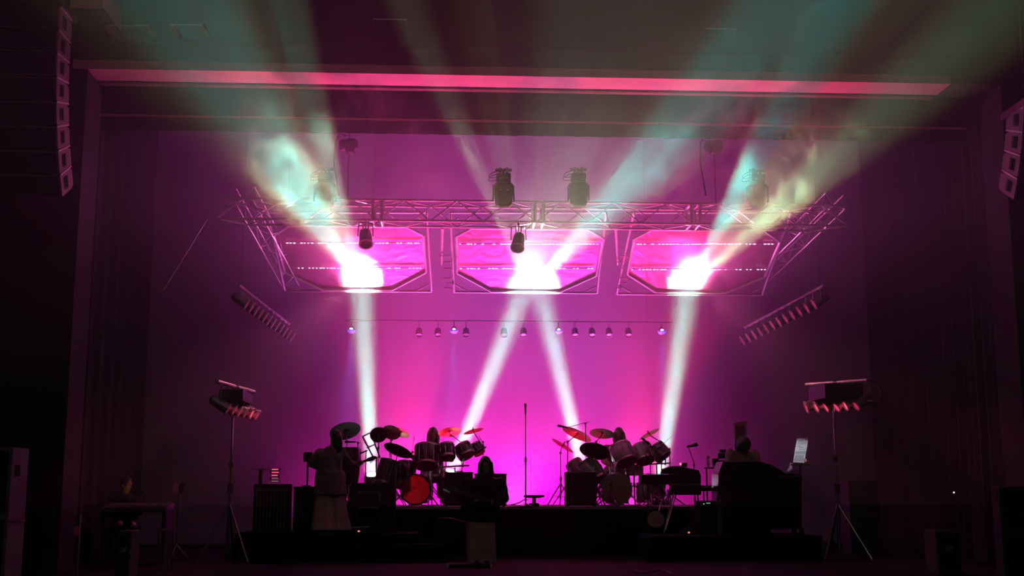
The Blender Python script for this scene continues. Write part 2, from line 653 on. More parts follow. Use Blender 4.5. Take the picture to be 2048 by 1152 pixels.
def mirror_material():
    m = bpy.data.materials.new('mirror_foil')
    m.use_nodes = True
    nt = m.node_tree
    b = nt.nodes['Principled BSDF']
    b.inputs['Base Color'].default_value = (1.0, 0.25, 0.62, 1)  # pink reflection of the lit deck is put into the base colour
    b.inputs['Metallic'].default_value = 0.85
    b.inputs['Roughness'].default_value = 0.33
    tc = nt.nodes.new('ShaderNodeTexCoord')
    n1 = nt.nodes.new('ShaderNodeTexNoise')
    n1.inputs['Scale'].default_value = 2.2
    n1.inputs['Detail'].default_value = 4
    n1.inputs['Distortion'].default_value = 1.2
    nt.links.new(tc.outputs['Object'], n1.inputs['Vector'])
    bp = nt.nodes.new('ShaderNodeBump')
    bp.inputs['Strength'].default_value = 0.35
    bp.inputs['Distance'].default_value = 0.05
    nt.links.new(n1.outputs[0], bp.inputs['Height'])
    nt.links.new(bp.outputs[0], b.inputs['Normal'])
    return m


FOIL = mirror_material()
STRIPLIGHT = mat('strip_light', (0.9, 0.8, 0.85), 0.4, emit=(1.0, 0.55, 0.8), estr=3.0)
PANELS = [
    ('left', [(578, 449), (547, 470), (570, 543), (646, 578), (785, 578), (852, 543), (847, 469), (813, 452)],
     [(535, 424), (570, 581), (863, 582), (853, 424)], ((483, 568, 846), (533, 570, 850))),
    ('middle', [(943, 455), (913, 471), (914, 544), (982, 581), (1120, 582), (1193, 549), (1208, 476), (1176, 457)],
     [(901, 424), (908, 583), (1195, 585), (1212, 424)], ((485, 914, 1204), (534, 915, 1192))),
    ('right', [(1305, 457), (1268, 476), (1255, 547), (1310, 582), (1449, 584), (1529, 552), (1560, 483), (1528, 459)],
     [(1268, 424), (1234, 587), (1524, 589), (1582, 424)], ((485, 1268, 1552), (536, 1258, 1538))),
]
for side, octo, outer, strips in PANELS:
    o3 = [onpanel(*p) for p in octo]
    c = sum(o3, Vector()) / 8
    t = thing('mirror_panel', c, 'octagonal foil mirror, tinted with reflected pink, in a tubular frame, %s of the three' % {'left': 'leftmost', 'middle': 'middle one', 'right': 'rightmost'}[side], 'mirror panel')
    MB().prism(o3, -PN * 0.02).build('foil', FOIL, t)
    for k in range(8):
        MB().tube(onpanel(*octo[k], 0.02), onpanel(*octo[(k + 1) % 8], 0.02), 0.026, n=8).build('octagon_rail', ALU, t, True)
    q = [onpanel(*p, 0.01) for p in outer]
    for k in range(4):
        MB().tube(q[k], q[(k + 1) % 4], 0.024, n=8).build('outer_rail', ALU, t, True)
    # stays in the four corners
    for k, (i, j) in enumerate(((1, 0), (2, 3), (5, 4), (6, 7))):
        corner = q[k]
        e0, e1 = o3[i], o3[j]
        MB().tube(corner.lerp(e0, 0.38) + (e0 - corner) * 0.0, corner.lerp(e1, 0.38), 0.016, n=6).build('corner_stay', ALU, t, True)
    for (y, x0, x1) in strips:
        s0, s1 = onpanel(x0 + 4, y, 0.03), onpanel(x1 - 4, y, 0.03)
        rail = MB().tube(s0, s1, 0.012, n=6).build('seam_rail', ALU, t, True)
        n = 38
        for k in range(n):
            if rnd.random() < 0.25:
                continue
            a, b = s0.lerp(s1, (k + 0.12) / n), s0.lerp(s1, (k + 0.12 + 0.3 + 0.45 * rnd.random()) / n)
            MB().tube(a + PN * 0.012, b + PN * 0.012, 0.008, n=5).build('light_strip', STRIPLIGHT, rail)
    # drop lines to the truss
    for p in (q[0], q[3]):
        MB().tube(p, (p.x, TY + 0.46, TRUSS_Z), 0.012, n=6).build('hanger', ALU, t, True)

# ladder-like hangers between the panels, with clamps
for i, (x0, x1, who) in enumerate(((866, 904, 'left and middle'), (1214, 1250, 'middle and right'))):
    a, b = onpanel((x0 + x1) / 2, 456), onpanel((x0 + x1) / 2 - 2 + 6 * i, 530)
    t = thing('hanger_pole', b, 'pink-lit hanging pole with clamps between the %s mirror panels' % who, 'pole')
    MB().tube(a, b, 0.035, 0.02, n=8).build('pole', ALU, t, True)
    for y in (508, 520, 533, 552, 562, 572):
        p = onpanel((x0 + x1) / 2 + rnd.uniform(-10, 10), y, 0.05)
        MB().tube(p, p + Vector((0.13, 0, 0)), 0.012, n=6).box(p + Vector((0.14, 0, 0)), (0.03, 0.03, 0.06)).build('clamp', ALU, t)


# ---------------------------------------------------------------- beams
def rot_to(v):
    return Vector(v).to_track_quat('Z', 'Y').to_matrix()


HEADBLACK = mat('moving_head_plastic', (0.018, 0.017, 0.02), 0.45)
LENS = mat('lit_lens', (0.9, 0.95, 1.0), 0.2, emit=(0.85, 1.0, 1.0), estr=12.0)


def floor_beam(px, py, Y, apx, apy, power, gobo, ang, label):
    p = P(px, py, Y)
    aim = onpanel(apx, apy)
    d = (aim - p).normalized()
    t = thing('floor_moving_head', (p.x, p.y, RISER_Z), label, 'stage light', 'moving heads on the riser floor')
    rm = rot_to(d)
    base_z = RISER_Z
    MB().box((p.x, p.y, base_z + 0.05), (0.32, 0.26, 0.10)).build('base', HEADBLACK, t, bevel=0.015)
    yk = MB()
    hz_ = p.z - d.z * 0.22
    for s in (-1, 1):
        yk.box((p.x + s * 0.17, p.y, (base_z + 0.1 + hz_) / 2), (0.03, 0.10, hz_ - base_z - 0.02))
    yk.build('yoke', HEADBLACK, t, bevel=0.01)
    MB().lathe([(0.09, -0.36), (0.13, -0.30), (0.14, -0.12), (0.125, -0.02)], p, d, 16).build('head', HEADBLACK, t, True)
    MB().lathe([(0.001, -0.012), (0.105, -0.012), (0.105, 0.0), (0.08, 0.012), (0.001, 0.02)], p, d, 16).build('lens', LENS, t, True)
    area('floor_beam', p + d * 0.04, aim, power * 0.045, (0.08, 0.95, 0.88), 0.24, 0.24, ang, 'DISK')
    area('floor_beam_fringe', p + d * 0.05, aim, power * 0.022, (1.0, 0.62, 0.25), 0.34, 0.34, ang + 1.2, 'DISK')


CY = ((0.02, 0.92, 0.82), (0.62, 0.62, 0.25))
floor_beam(744, 948, 24.0, 722, 560, 900, (*CY, 1.2, 0.55, 1.0), 8.0, 'white-hot moving head behind the left drum kit, beside the congas')
floor_beam(903, 942, 24.0, 1052, 570, 900, (*CY, 1.2, 0.55, 2.0), 8.0, 'white-hot moving head behind the left kit, right of its kick drum')
floor_beam(1166, 940, 24.0, 1078, 572, 750, (*CY, 1.2, 0.55, 3.0), 8.0, 'white-hot moving head behind the left side of the pale drum kit')
floor_beam(1319, 962, 24.0, 1378, 560, 900, (*CY, 1.2, 0.55, 4.0), 8.5, 'white-hot moving head behind the keyboard stand')


def mirror_beam(sx, sy, tx, ty, tY, power, gobo, ang):
    """unseen spot added for the light the mirror panel throws back towards the hall"""
    s = onpanel(sx, sy, 0.06)
    e = P(tx, ty, tY)
    spot('mirror_beam', s, e, power * 40, (1, 1, 1), ang, 0.5, 0.06, gobo)


GN = ((0.40, 1.0, 0.50), (1.0, 0.70, 0.25))
WM = ((0.75, 0.95, 0.62), (1.0, 0.65, 0.35))
HOT = ((0.80, 1.0, 0.62), (1.0, 0.66, 0.10))
mirror_beam(718, 562, 560, 320, 16.5, 800, (*CY, 2.2, 0.1, 5.0), 9)
mirror_beam(722, 562, 636, 250, 16.5, 700, (*CY, 2.0, 0.2, 6.0), 4)
mirror_beam(715, 562, 560, 250, 15.5, 480, (*CY, 2.0, 0.2, 6.5), 3)
mirror_beam(1056, 566, 880, 160, 15.5, 480, (*WM, 2.0, 0.2, 7.0), 4)
mirror_beam(1062, 566, 985, 200, 15.5, 420, (*WM, 2.0, 0.2, 8.0), 3.5)
mirror_beam(1070, 566, 1330, 290, 16.5, 900, (*CY, 2.6, 0.05, 9.0), 11)
mirror_beam(1375, 566, 1530, 290, 16.0, 1250, (*CY, 2.2, 0.1, 10.0), 5)
mirror_beam(1385, 566, 1740, 250, 15.5, 600, (*GN, 2.0, 0.1, 11.0), 7)
# added spots for the hottest light coming off the foil, close to the panels
mirror_beam(735, 572, 640, 420, 19.0, 150, (*HOT, 1.0, 0.6, 12.0), 16)
mirror_beam(1040, 574, 1090, 440, 19.4, 110, (*HOT, 1.0, 0.6, 13.0), 26)
mirror_beam(1362, 572, 1520, 420, 18.6, 150, (*HOT, 1.0, 0.6, 14.0), 11)

# unseen spots added for the soft light the crumpled foil scatters
for sx in (720, 1062, 1380):
    s_ = onpanel(sx, 562, 0.08)
    spot('foil_scatter_standin', s_, s_ + Vector((0, -0.8, 0.9)), 600, (1.0, 0.17, 0.60), 145, 0.8, 0.12)
for sx, tx_, ty_ in ((700, 470, 800), (1400, 1665, 800)):
    s_ = onpanel(sx, 562, 0.08)
    spot('foil_side_scatter_standin', s_, P(tx_, ty_, 20.8), 220, (1.0, 0.22, 0.36), 46, 1.0, 0.12)

# ---------------------------------------------------------------- hung moving heads
CABLE = mat('black_cable', (0.012, 0.011, 0.013), 0.6)
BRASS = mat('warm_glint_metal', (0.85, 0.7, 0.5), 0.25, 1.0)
PEARL = mat('grey_lamp_paint', (0.10, 0.095, 0.10), 0.4)


MATTE = mat('matte_black_housing', (0.006, 0.006, 0.008), 0.9, spec=0.1)


def moving_head(px, py, Y, label, loop=-1):
    c = P(px, py, Y)           # centre of the head
    t = thing('moving_head_light', c + Vector((0, 0, 0.36)), label, 'stage light', 'large moving heads above the truss')
    # rounded lamp body seen from the rear, its lens turned upstage and down
    ax = Vector((0, -0.75, 0.45)).normalized()
    m = MB()
    rings = []
    prof = [(-0.20, 0.10, 0.09), (-0.17, 0.135, 0.12), (-0.05, 0.150, 0.14), (0.10, 0.150, 0.15), (0.17, 0.13, 0.12), (0.20, 0.09, 0.08)]
    for h, a, b in prof:
        ring = []
        for i in range(20):
            an = 2 * math.pi * i / 20
            sx = math.copysign(abs(math.cos(an)) ** 0.6, math.cos(an)) * a
            sy = math.copysign(abs(math.sin(an)) ** 0.6, math.sin(an)) * b
            ring.append(c + Vector((sx, sy, h)))
        rings.append(ring)
    body = m.loft(rings).build('head', MATTE, t, True)
    MB().box(c + Vector((0, -0.13, 0.06)), (0.15, 0.03, 0.02)).build('vent_glint', BRASS, body, bevel=0.006)  # bright brass strip added as the glint on the vent
    yk = MB()
    for s in (-1, 1):
        yk.prism([c + Vector((s * 0.165, -0.05, -0.10)), c + Vector((s * 0.165, 0.05, -0.10)), c + Vector((s * 0.165, 0.06, 0.16)), c + Vector((s * 0.10, 0.05, 0.22)), c + Vector((s * 0.10, -0.05, 0.22)), c + Vector((s * 0.165, -0.06, 0.16))], (s * 0.022, 0, 0))
    yk.box(c + Vector((0, 0, 0.225)), (0.24, 0.11, 0.03))
    yk.build('yoke', MATTE, t, bevel=0.008)
    MB().box(c + Vector((0, 0, 0.30)), (0.24, 0.24, 0.13)).build('base', MATTE, t, bevel=0.02)
    MB().box(c + Vector((-0.05, -0.122, 0.27)), (0.05, 0.01, 0.03)).build('display', PEARL, t)
    top = c + Vector((0, 0, 0.365))
    cl = MB()
    for s in (-0.06, 0.06):
        cl.box(top + Vector((s, 0, 0.03)), (0.035, 0.05, 0.07))
        cl.lathe([(0.045, -0.02), (0.045, 0.02), (0.03, 0.02), (0.03, -0.02)], top + Vector((s, 0, 0.08)), (1, 0, 0), 12, True)
    cl.build('clamp', PEARL, t)
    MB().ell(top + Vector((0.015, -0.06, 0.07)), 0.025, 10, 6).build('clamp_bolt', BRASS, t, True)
    # outrigger pipe back to the truss, safety cables
    MB().tube(top + Vector((-0.14, 0, 0.08)), top + Vector((0.14, 0, 0.08)), 0.028, n=8).tube(top + Vector((0, 0.02, 0.08)), (c.x, TY + 0.02, TRUSS_Z + 0.37), 0.022, n=8).build('outrigger', PEARL, t, True)
    for k in range(2):
        pts = []
        for i in range(15):
            a = 2 * math.pi * i / 14
            pts.append(top + Vector((loop * (0.12 + 0.02 * k) + 0.13 * math.cos(a) * (1 - 0.1 * k), 0.02 + 0.03 * k, 0.01 + 0.05 * math.sin(a) + 0.04 * math.cos(a) - 0.05 * k)))
        MB().path(pts, 0.008, 5).build('cable', CABLE, t, True)
    return t


moving_head(650, 390, 19.75, 'large moving head above the truss, leftmost, drowned in green smoke')
moving_head(1007, 391, 19.75, 'large grey-looking moving head above the truss, left of the middle')
moving_head(1157, 390, 19.75, 'large dark moving head above the truss, right of the middle')
moving_head(1515, 392, 19.75, 'large moving head above the truss, rightmost, drowned in cyan smoke')


def small_spot(px, py, Y, tilt, label):
    c = P(px, py, Y)
    t = thing('small_spotlight', (c.x, c.y, TRUSS_Z - 0.02), label, 'stage light', 'small spotlights under the truss')
    ax = Vector((tilt, -0.55, -0.85)).normalized()
    b = MB().lathe([(0.05, 0.16), (0.09, 0.13), (0.105, 0.03), (0.11, -0.08), (0.118, -0.15), (0.118, -0.17), (0.02, -0.17)], c, -ax, 14).build('lamp_body', PEARL, t, True)
    MB().lathe([(0.125, -0.01), (0.125, 0.01), (0.10, 0.01), (0.10, -0.01)], c + ax * 0.17, ax, 14, True).build('gel_frame', ALU, b)
    y = MB()
    for s in (-1, 1):
        y.tube(c + Vector((s * 0.13, 0, 0)), c + Vector((s * 0.12, 0, 0.24)), 0.012, n=6)
    y.tube(c + Vector((-0.12, 0, 0.24)), c + Vector((0.12, 0, 0.24)), 0.014, n=6)
    y.build('yoke', ALU, t, True)
    for s in (-0.045, 0.0, 0.045):
        MB().tube(c + Vector((s, -0.02, 0.12)), c + Vector((s, 0, 0.27)), 0.012, n=6).build('fin', ALU, t, True)
    MB().tube(c + Vector((0, 0, 0.24)), (c.x, TY + 0.02, TRUSS_Z), 0.016, n=6).build('clamp', PEARL, t, True)
    MB().path([c + Vector((0.05, 0, 0.24)), c + Vector((0.14, -0.03, 0.20)), c + Vector((0.2, 0, 0.26)), (c.x + 0.24, TY, TRUSS_Z)], 0.007, 5).build('cable', CABLE, t, True)


small_spot(731, 474, 20.15, 0.1, 'small spotlight hanging under the truss over the left mirror panel')
small_spot(1037, 482, 20.15, -0.15, 'small spotlight hanging under the truss over the middle mirror panel')

# chain hoists over the truss
for px, py, lab in ((698, 290, 'chain hoist with cable loop hanging above the left part of the truss'), (1428, 292, 'chain hoist with cable loop hanging above the right part of the truss')):
    c = P(px, py, 20.4)
    t = thing('chain_hoist', (c.x, c.y, TRUSS_Z + 0.36), lab, 'hoist')
    MB().lathe([(0.06, -0.17), (0.10, -0.13), (0.11, 0.1), (0.07, 0.16)], c, (1, 0, 0.05), 14).build('motor', HEADBLACK, t, True)
    MB().box(c + Vector((0.02, 0, -0.05)), (0.16, 0.2, 0.2)).build('gear_box', HEADBLACK, t, bevel=0.02)
    MB().tube(c + Vector((0, 0, 0.1)), (c.x, c.y, 10.5), 0.012, n=6).build('chain', DARKCHROME, t, True)
    MB().tube(c + Vector((0, 0, -0.1)), (c.x, c.y, TRUSS_Z + 0.36), 0.012, n=6).build('hook_line', DARKCHROME, t, True)
    MB().path([c + Vector((-0.05 + 0.0, 0, 0.16)), c + Vector((-0.16, 0, 0.22)), c + Vector((-0.24, 0, 0.05)), c + Vector((-0.25, 0.02, -0.3)), c + Vector((-0.16, 0.05, -0.9))], 0.014, 6).build('cable', CABLE, t, True)

# ---------------------------------------------------------------- lamp bars
CANMAT = mat('par_can_metal', (0.30, 0.27, 0.28), 0.35, 0.8)


def par_can(root, p, d, L=0.30, r=0.10, hang=0.2, m=None, glow=None):
    d = Vector(d).normalized()
    c = Vector(p) - Vector((0, 0, hang))
    can = MB().lathe([(r * 0.35, -L * 0.6), (r * 0.8, -L * 0.5), (r * 0.9, -L * 0.2), (r * 0.95, L * 0.4), (r * 0.80, L * 0.4), (r * 0.7, -L * 0.1)], c, d, 14).build('lamp_can', m or CANMAT, root, True)
    MB().lathe([(r * 1.12, -0.012), (r * 1.12, 0.012), (r * 0.82, 0.012), (r * 0.82, -0.012)], c + d * L * 0.42, d, 14, True).build('gel_frame', ALU, can)
    if glow:
        MB().lathe([(0.002, 0.0), (r * 0.78, 0.0), (r * 0.7, 0.02), (0.002, 0.03)], c + d * L * 0.34, d, 14).build('lens', glow, can, True)  # glowing disc added for the pink highlight on the can
    side = d.cross(Vector((0, 0, 1))).normalized()
    y = MB()
    for s in (-1, 1):
        y.tube(c + side * r * 1.1 * s, Vector(p) + side * r * 0.7 * s, 0.010, n=5)
    y.tube(Vector(p) - side * r * 0.7, Vector(p) + side * r * 0.7, 0.012, n=5)
    y.build('yoke', CANMAT, can, True)


GLOW = [mat('rose_highlight_%d' % k, (0.8, 0.15, 0.3), 0.3, emit=(1.0, 0.02 + 0.02 * k, 0.18), estr=(0.12, 0.4, 0.7, 1.0)[k]) for k in range(4)]  # emission stands in for rose light caught by the cans


def side_pipe(a, b, n, label, sgn):
    t = thing('side_lamp_pipe', (a + b) / 2, label, 'stage light')
    u = (b - a)
    MB().tube(a, a + u * 0.12, 0.032, n=8).build('pipe_end', ALU, t, True)
    MB().tube(a + u * 0.125, b, 0.028, n=8).build('pipe', ALU, t, True)
    for k in range(n):
        par_can(t, a + u * (k + 0.6) / n, (sgn * 1.0, 0.10, -0.62), 0.30, 0.10, 0.24, None, GLOW[1] if k < 7 else GLOW[0])
    for f in (0.05, 0.9):
        p = a + u * f
        MB().tube(p, (p.x, p.y, 10.5), 0.003, n=5).build('drop_cable', CABLE, t)


side_pipe(P(477, 570, 21.4), P(578, 648, 25.2), 12, 'hung pipe of slanted lamps running upstage along the left wing', 1)
side_pipe(P(1648, 571, 21.4), P(1490, 655, 25.2), 12, 'hung pipe of slanted lamps running upstage along the right wing', -1)


def lamp_stand(a, b, polex, poley, Y, n, sgn, label, legs, loop=None):
    base = P(polex, 1050, Y)
    base.z = 0
    t = thing('lamp_stand', base, label, 'lamp stand')
    u = b - a
    MB().tube(a, a + u * 0.47, 0.035, n=10).build('crossbar', ALU, t, True)
    MB().tube(a + u * 0.53, b, 0.035, n=10).build('crossbar', ALU, t, True)
    MB().tube(a + u * 0.46, a + u * 0.54, 0.028, n=8).build('bar_joint', HEADBLACK, t, True)
    lo = Vector((0, 0, -0.36))
    MB().tube(a + lo + u * 0.1, b + lo + u * 0.08, 0.022, n=8).build('lower_bar', CANMAT, t, True)
    for k in range(n):
        par_can(t, a + u * (0.12 + k * 0.95 / n) + Vector((0, 0, -0.02)), (sgn * (0.95 + rnd.uniform(-.1, .1)), 0.0 + rnd.uniform(-.12, .12), -0.5 + rnd.uniform(-.12, .12)), 0.34, 0.105, 0.34, None, GLOW[(2, 3, 3, 2, 3, 1)[k]])
    MB().box2(a + u * 0.05 + Vector((0, 0.04, -0.3)), a + u * 0.95 + Vector((0, 0.08, -0.04))).build('back_plate', HEADBLACK, t)
    top = P(polex, poley, Y)
    mid = Vector((top.x, top.y, 1.28))
    MB().tube(top + Vector((0, 0, 0.5)), mid, 0.020, n=8).build('upper_pole', CHROME, t, True)
    MB().tube(top + Vector((0, 0, -0.62)), top + Vector((0, 0, -0.72)), 0.035, n=8).build('pole_clamp', HEADBLACK, t, True)
    MB().tube(mid, (top.x, top.y, 0.02), 0.028, n=8).build('lower_pole', DARKCHROME, t, True)
    MB().box((top.x, top.y, 1.2), (0.09, 0.09, 0.16)).build('collar', HEADBLACK, t)
    for lx, ly in legs:
        MB().tube((top.x, top.y, 0.95), (top.x + lx, top.y + ly, 0.02), 0.018, n=8).build('leg', DARKCHROME, t, True)
    if loop:
        MB().path(loop, 0.012, 6).build('cable', CABLE, t, True)


lamp_stand(P(434, 763, 20.2), P(508, 784, 21.3), 465, 850, 20.7, 6, 1, 'tall chrome stand with a bar of pink-lit lamps, left side of the stage', ((0.42, -0.5), (-0.42, -0.4), (0, 0.6)))
a_, b_ = P(1735, 761, 20.3), P(1612, 770, 21.4)
lamp_stand(b_, a_, 1668, 840, 20.8, 6, -1, 'tall chrome stand with a bar of pink-lit lamps, right side of the stage', ((-0.42, -0.5), (0.42, -0.4), (0, 0.6)),
           [a_, a_ + Vector((0.14, 0, -0.02)), a_ + Vector((0.25, 0, -0.16)), a_ + Vector((0.24, 0, -0.34)), a_ + Vector((0.08, 0, -0.42)), a_ + Vector((-0.1, 0, -0.4))])

# ---------------------------------------------------------------- rear pipe with pars and blue spots
RY = 25.4
zr = P(1060, 643, RY).z
rp = thing('rear_pipe', (0, RY, zr), 'thin pipe across the back of the stage carrying small lamps', 'pipe')
xr0, xr1 = P(690, 640, RY).x, P(1345, 645, RY).x
MB().tube((xr0, RY, zr), (xr1, RY, zr), 0.018, n=8).build('pipe', CANMAT, rp, True)
for f in (0.08, 0.5, 0.92):
    MB().tube((xr0 + (xr1 - xr0) * f, RY, zr), (xr0 + (xr1 - xr0) * f, RY, 10.5), 0.003, n=5).build('drop_cable', CABLE, rp)
BLUELENS = mat('blue_lens', (0.3, 0.4, 1.0), 0.2, emit=(0.05, 0.09, 1.0), estr=1.0)
WHITEHOT = mat('white_glint', (0.9, 0.95, 1.0), 0.2, emit=(0.8, 0.9, 1.0), estr=4.0)
for i, px in enumerate((703, 908, 1117, 1323)):
    p = P(px, 662 + i * 0.8, RY)
    t = thing('blue_downlight', (p.x, p.y, zr), 'blue downlight on the rear pipe, ' + ('leftmost', 'second from the left', 'third from the left', 'rightmost')[i], 'stage light', 'blue downlights on the rear pipe')
    MB().lathe([(0.03, 0.10), (0.055, 0.07), (0.07, 0.02)], p, (0, 0, 1), 12).build('lamp_can', HEADBLACK, t, True)
    MB().lathe([(0.001, 0.025), (0.085, 0.025), (0.09, 0.0), (0.05, -0.045), (0.001, -0.055)], p, (0, 0, 1), 12).build('lens', BLUELENS, t, True)
    MB().ell(p + Vector((0, -0.075, 0.04)), (0.035, 0.015, 0.018), 10, 6).build('painted_glint', WHITEHOT, t, True)  # reflection on the can painted as a glowing spot
    MB().tube(p + Vector((0, 0, 0.09)), (p.x, p.y, zr), 0.012, n=6).build('clamp', HEADBLACK, t, True)
    spot('blue_spot', p + Vector((0, 0, -0.07)), (p.x - 0.05, p.y - 0.1, 0.9), 1700, (0.10, 0.16, 1.0), 15, 0.5, 0.05)
ROSELENS = mat('rose_lens', (1.0, 0.3, 0.4), 0.3, emit=(1.0, 0.12, 0.25), estr=0.9)
names = ('far left', 'left pair', 'left of the second beam', 'between the two middle beams, left', 'between the two middle beams, right', 'right of the third blue downlight', 'fourth from the right end', 'third from the right end', 'nearest the right end')
for i, (px, hot) in enumerate(((838, 0), (876, 0), (932, 0), (1008, 0), (1047, 1), (1150, 1), (1184, 1), (1218, 1), (1257, 1))):
    p = P(px, 665, RY)
    t = thing('rear_par_can', (p.x, p.y, zr), 'small dark par can on the rear pipe, ' + names[i], 'stage light', 'par cans on the rear pipe')
    d = Vector((0, -0.55, -0.8)).normalized()
    can = MB().lathe([(0.03, -0.12), (0.065, -0.08), (0.075, 0.09), (0.06, 0.09), (0.05, 0.0)], p, d, 12).build('lamp_can', HEADBLACK, t, True)
    MB().lathe([(0.001, 0.0), (0.055, 0.0), (0.055, 0.01), (0.001, 0.015)], p + d * 0.05, d, 12).build('lens', ROSELENS if hot else PEARL, can, True)
    MB().tube(p, (p.x, p.y, zr), 0.010, n=5).build('yoke', CANMAT, t, True)
    if i in (0, 4, 8):
        x_ = p.x
        spot('rose_backlight', p + d * 0.12, (x_ * 0.8, 22.2, 1.0), 70, ROSE, 60, 0.9, 0.05)

# ---------------------------------------------------------------- line arrays
CAB = mat('speaker_cabinet_paint', (0.16, 0.13, 0.14), 0.65, bump=0.1, bscale=90)


def line_array(x_in, Y, z_top, sgn, n, label, start=0):
    """x_in: inner edge; cabinets of 1.1 m width hanging in a J"""
    t = thing('line_array', (x_in - sgn * 0.55, Y, z_top - n * 0.33), label, 'loudspeaker')
    z, y = z_top, Y
    H, D, Wd = 0.325, 0.52, 1.1
    for k in range(n):
        tl = R(max(0, (k + start - 2) * 4.9))
        fr = Vector((0, -math.sin(0) - math.cos(tl), -math.sin(tl)))   # forward (towards the hall), dipping
        dn = Vector((0, math.sin(tl), -math.cos(tl)))
        o = Vector((0, y, z))
        x0, x1 = x_in - sgn * Wd, x_in
        taper = 0.05
        def q(x, f, d):
            return Vector((x, 0, 0)) + o + fr * f + dn * d
        prof = [(0, 0.012), (-D * 0.75, 0.012), (-D, taper + 0.012), (-D, H - taper), (-D * 0.75, H - 0.012), (0, H - 0.012)]
        cab = MB().prism([q(x0, f, d) for f, d in prof], (x1 - x0, 0, 0)).build('cabinet', CAB, t, bevel=0.008)
        MB().prism([q(x0 + 0.02, 0.012, 0.03), q(x1 - sgn * 0.02, 0.012, 0.03), q(x1 - sgn * 0.02, 0.012, H - 0.03), q(x0 + 0.02, 0.012, H - 0.03)], fr * 0.015).build('grille', GRILLE, cab)
        MB().prism([q(x1, -D * 0.25, 0.08), q(x1, -D * 0.55, 0.08), q(x1, -D * 0.55, H - 0.08), q(x1, -D * 0.25, H - 0.08)], (sgn * 0.006, 0, 0)).build('handle_recess', FELT, cab)
        MB().tube(q(x1 + sgn * 0.015, -D * 0.4, 0.09), q(x1 + sgn * 0.015, -D * 0.4, H - 0.09), 0.014, n=6).build('handle', CAB, cab, True)
        MB().prism([q(x1, 0, 0.0), q(x1, -D * 0.95, 0.0), q(x1, -D * 0.95, 0.022), q(x1, 0, 0.022)], (sgn * 0.008, 0, 0)).build('rigging_rail', ALU, cab)
        z += dn.z * H
        y += dn.y * H
    MB().box((x_in - sgn * 0.55, Y + 0.25, z_top + 0.06), (1.15, 0.8, 0.1)).build('fly_bar', DARKCHROME, t)
    for dx in (-0.4, 0.4):
        MB().tube((x_in - sgn * 0.55 + dx, Y + 0.25, z_top + 0.1), (x_in - sgn * 0.55 + dx, Y + 0.25, 10.6), 0.012, n=6).build('chain', DARKCHROME, t)
    return t


pa = P(121, 12, 15.5)
line_array(pa.x, 15.5, pa.z, 1, 8, 'curved hanging line array of black speakers at the upper left', 1)
pb = P(2048, 215, 15.5)
line_array(pb.x, 15.5, pb.z, -1, 4, 'hanging line array of speakers cut off by the right edge of the picture', 5)

# pipe frames on the wall above the opening
for (x0, x1, y0, y1, lab) in ((212, 294, 51, 66, 'pink-lit bracket pipe above the opening, nearer the line array'), (344, 402, 50, 66, 'pink-lit bracket pipe above the opening, farther from the line array')):
    a, b = P(x0, y0, 17.5), P(x1, y0, 17.5)
    t = thing('bracket_pipe', (a + b) / 2, lab, 'bracket')
    MB().tube(a, b, 0.012, n=6).build('pipe', ALU, t, True)
    for p in (a, b):
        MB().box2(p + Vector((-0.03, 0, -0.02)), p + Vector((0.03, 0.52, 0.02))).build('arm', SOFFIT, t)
for (x0, y0, x1, y1, lab) in ((745, 38, 812, 42, 'thin pale pipe end high above the opening, left of the middle'), (1410, 57, 1475, 60, 'thin pale pipe end high above the opening, right of the middle')):
    a, b = P(x0, y0, 17.7), P(x1, y1, 17.7)
    b.z = a.z
    t = thing('wall_pipe', (a + b) / 2, lab, 'pipe')
    MB().tube(a, b, 0.012, n=6).build('pipe', ALU, t, True)
    for p in (a, b):
        MB().tube(p, (p.x, PY + 0.02, p.z), 0.01, n=5).build('bracket', ALU, t)
a = P(140, 10, 17.0)
b = P(206, 10, 17.0)
t = thing('wall_box', a, 'pink-lit ledge box at the top left corner above the line array', 'box')
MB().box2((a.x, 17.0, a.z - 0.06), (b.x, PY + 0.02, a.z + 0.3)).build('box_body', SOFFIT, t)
MB().box2((a.x - 0.03, 16.97, a.z - 0.09), (b.x + 0.03, PY + 0.02, a.z - 0.06)).build('box_lip', PLASTER, t)
# slanting guy line at the left end of the truss
a, b = P(415, 438, 20.2), P(326, 582, 19.4)
tag(MB().tube(a, b, 0.008, n=5).build('guy_line', ALU), 'thin slanting guy line left of the truss end', 'cable')
a, b = P(1641, 470, 21.3), P(1643, 572, 21.3)

# ---------------------------------------------------------------- drum kits
HEADSKIN = mat('drum_head_skin', (0.62, 0.52, 0.46), 0.6, trans=0.35, var=0.15)
HEADDARK = mat('brown_drum_head', (0.34, 0.20, 0.17), 0.55, trans=0.3, var=0.15)
SHELLBLACK = mat('black_lacquer', (0.025, 0.022, 0.032), 0.18)
SHELLSILVER = mat('silver_shell', (0.52, 0.50, 0.52), 0.35, 0.35, var=0.3, scale=14)
WOODSHELL = mat('striped_wood_shell', (0.12, 0.05, 0.05), 0.4, var=0.6, scale=9)
RIM = mat('rim_chrome', (0.62, 0.6, 0.62), 0.22, 1.0)


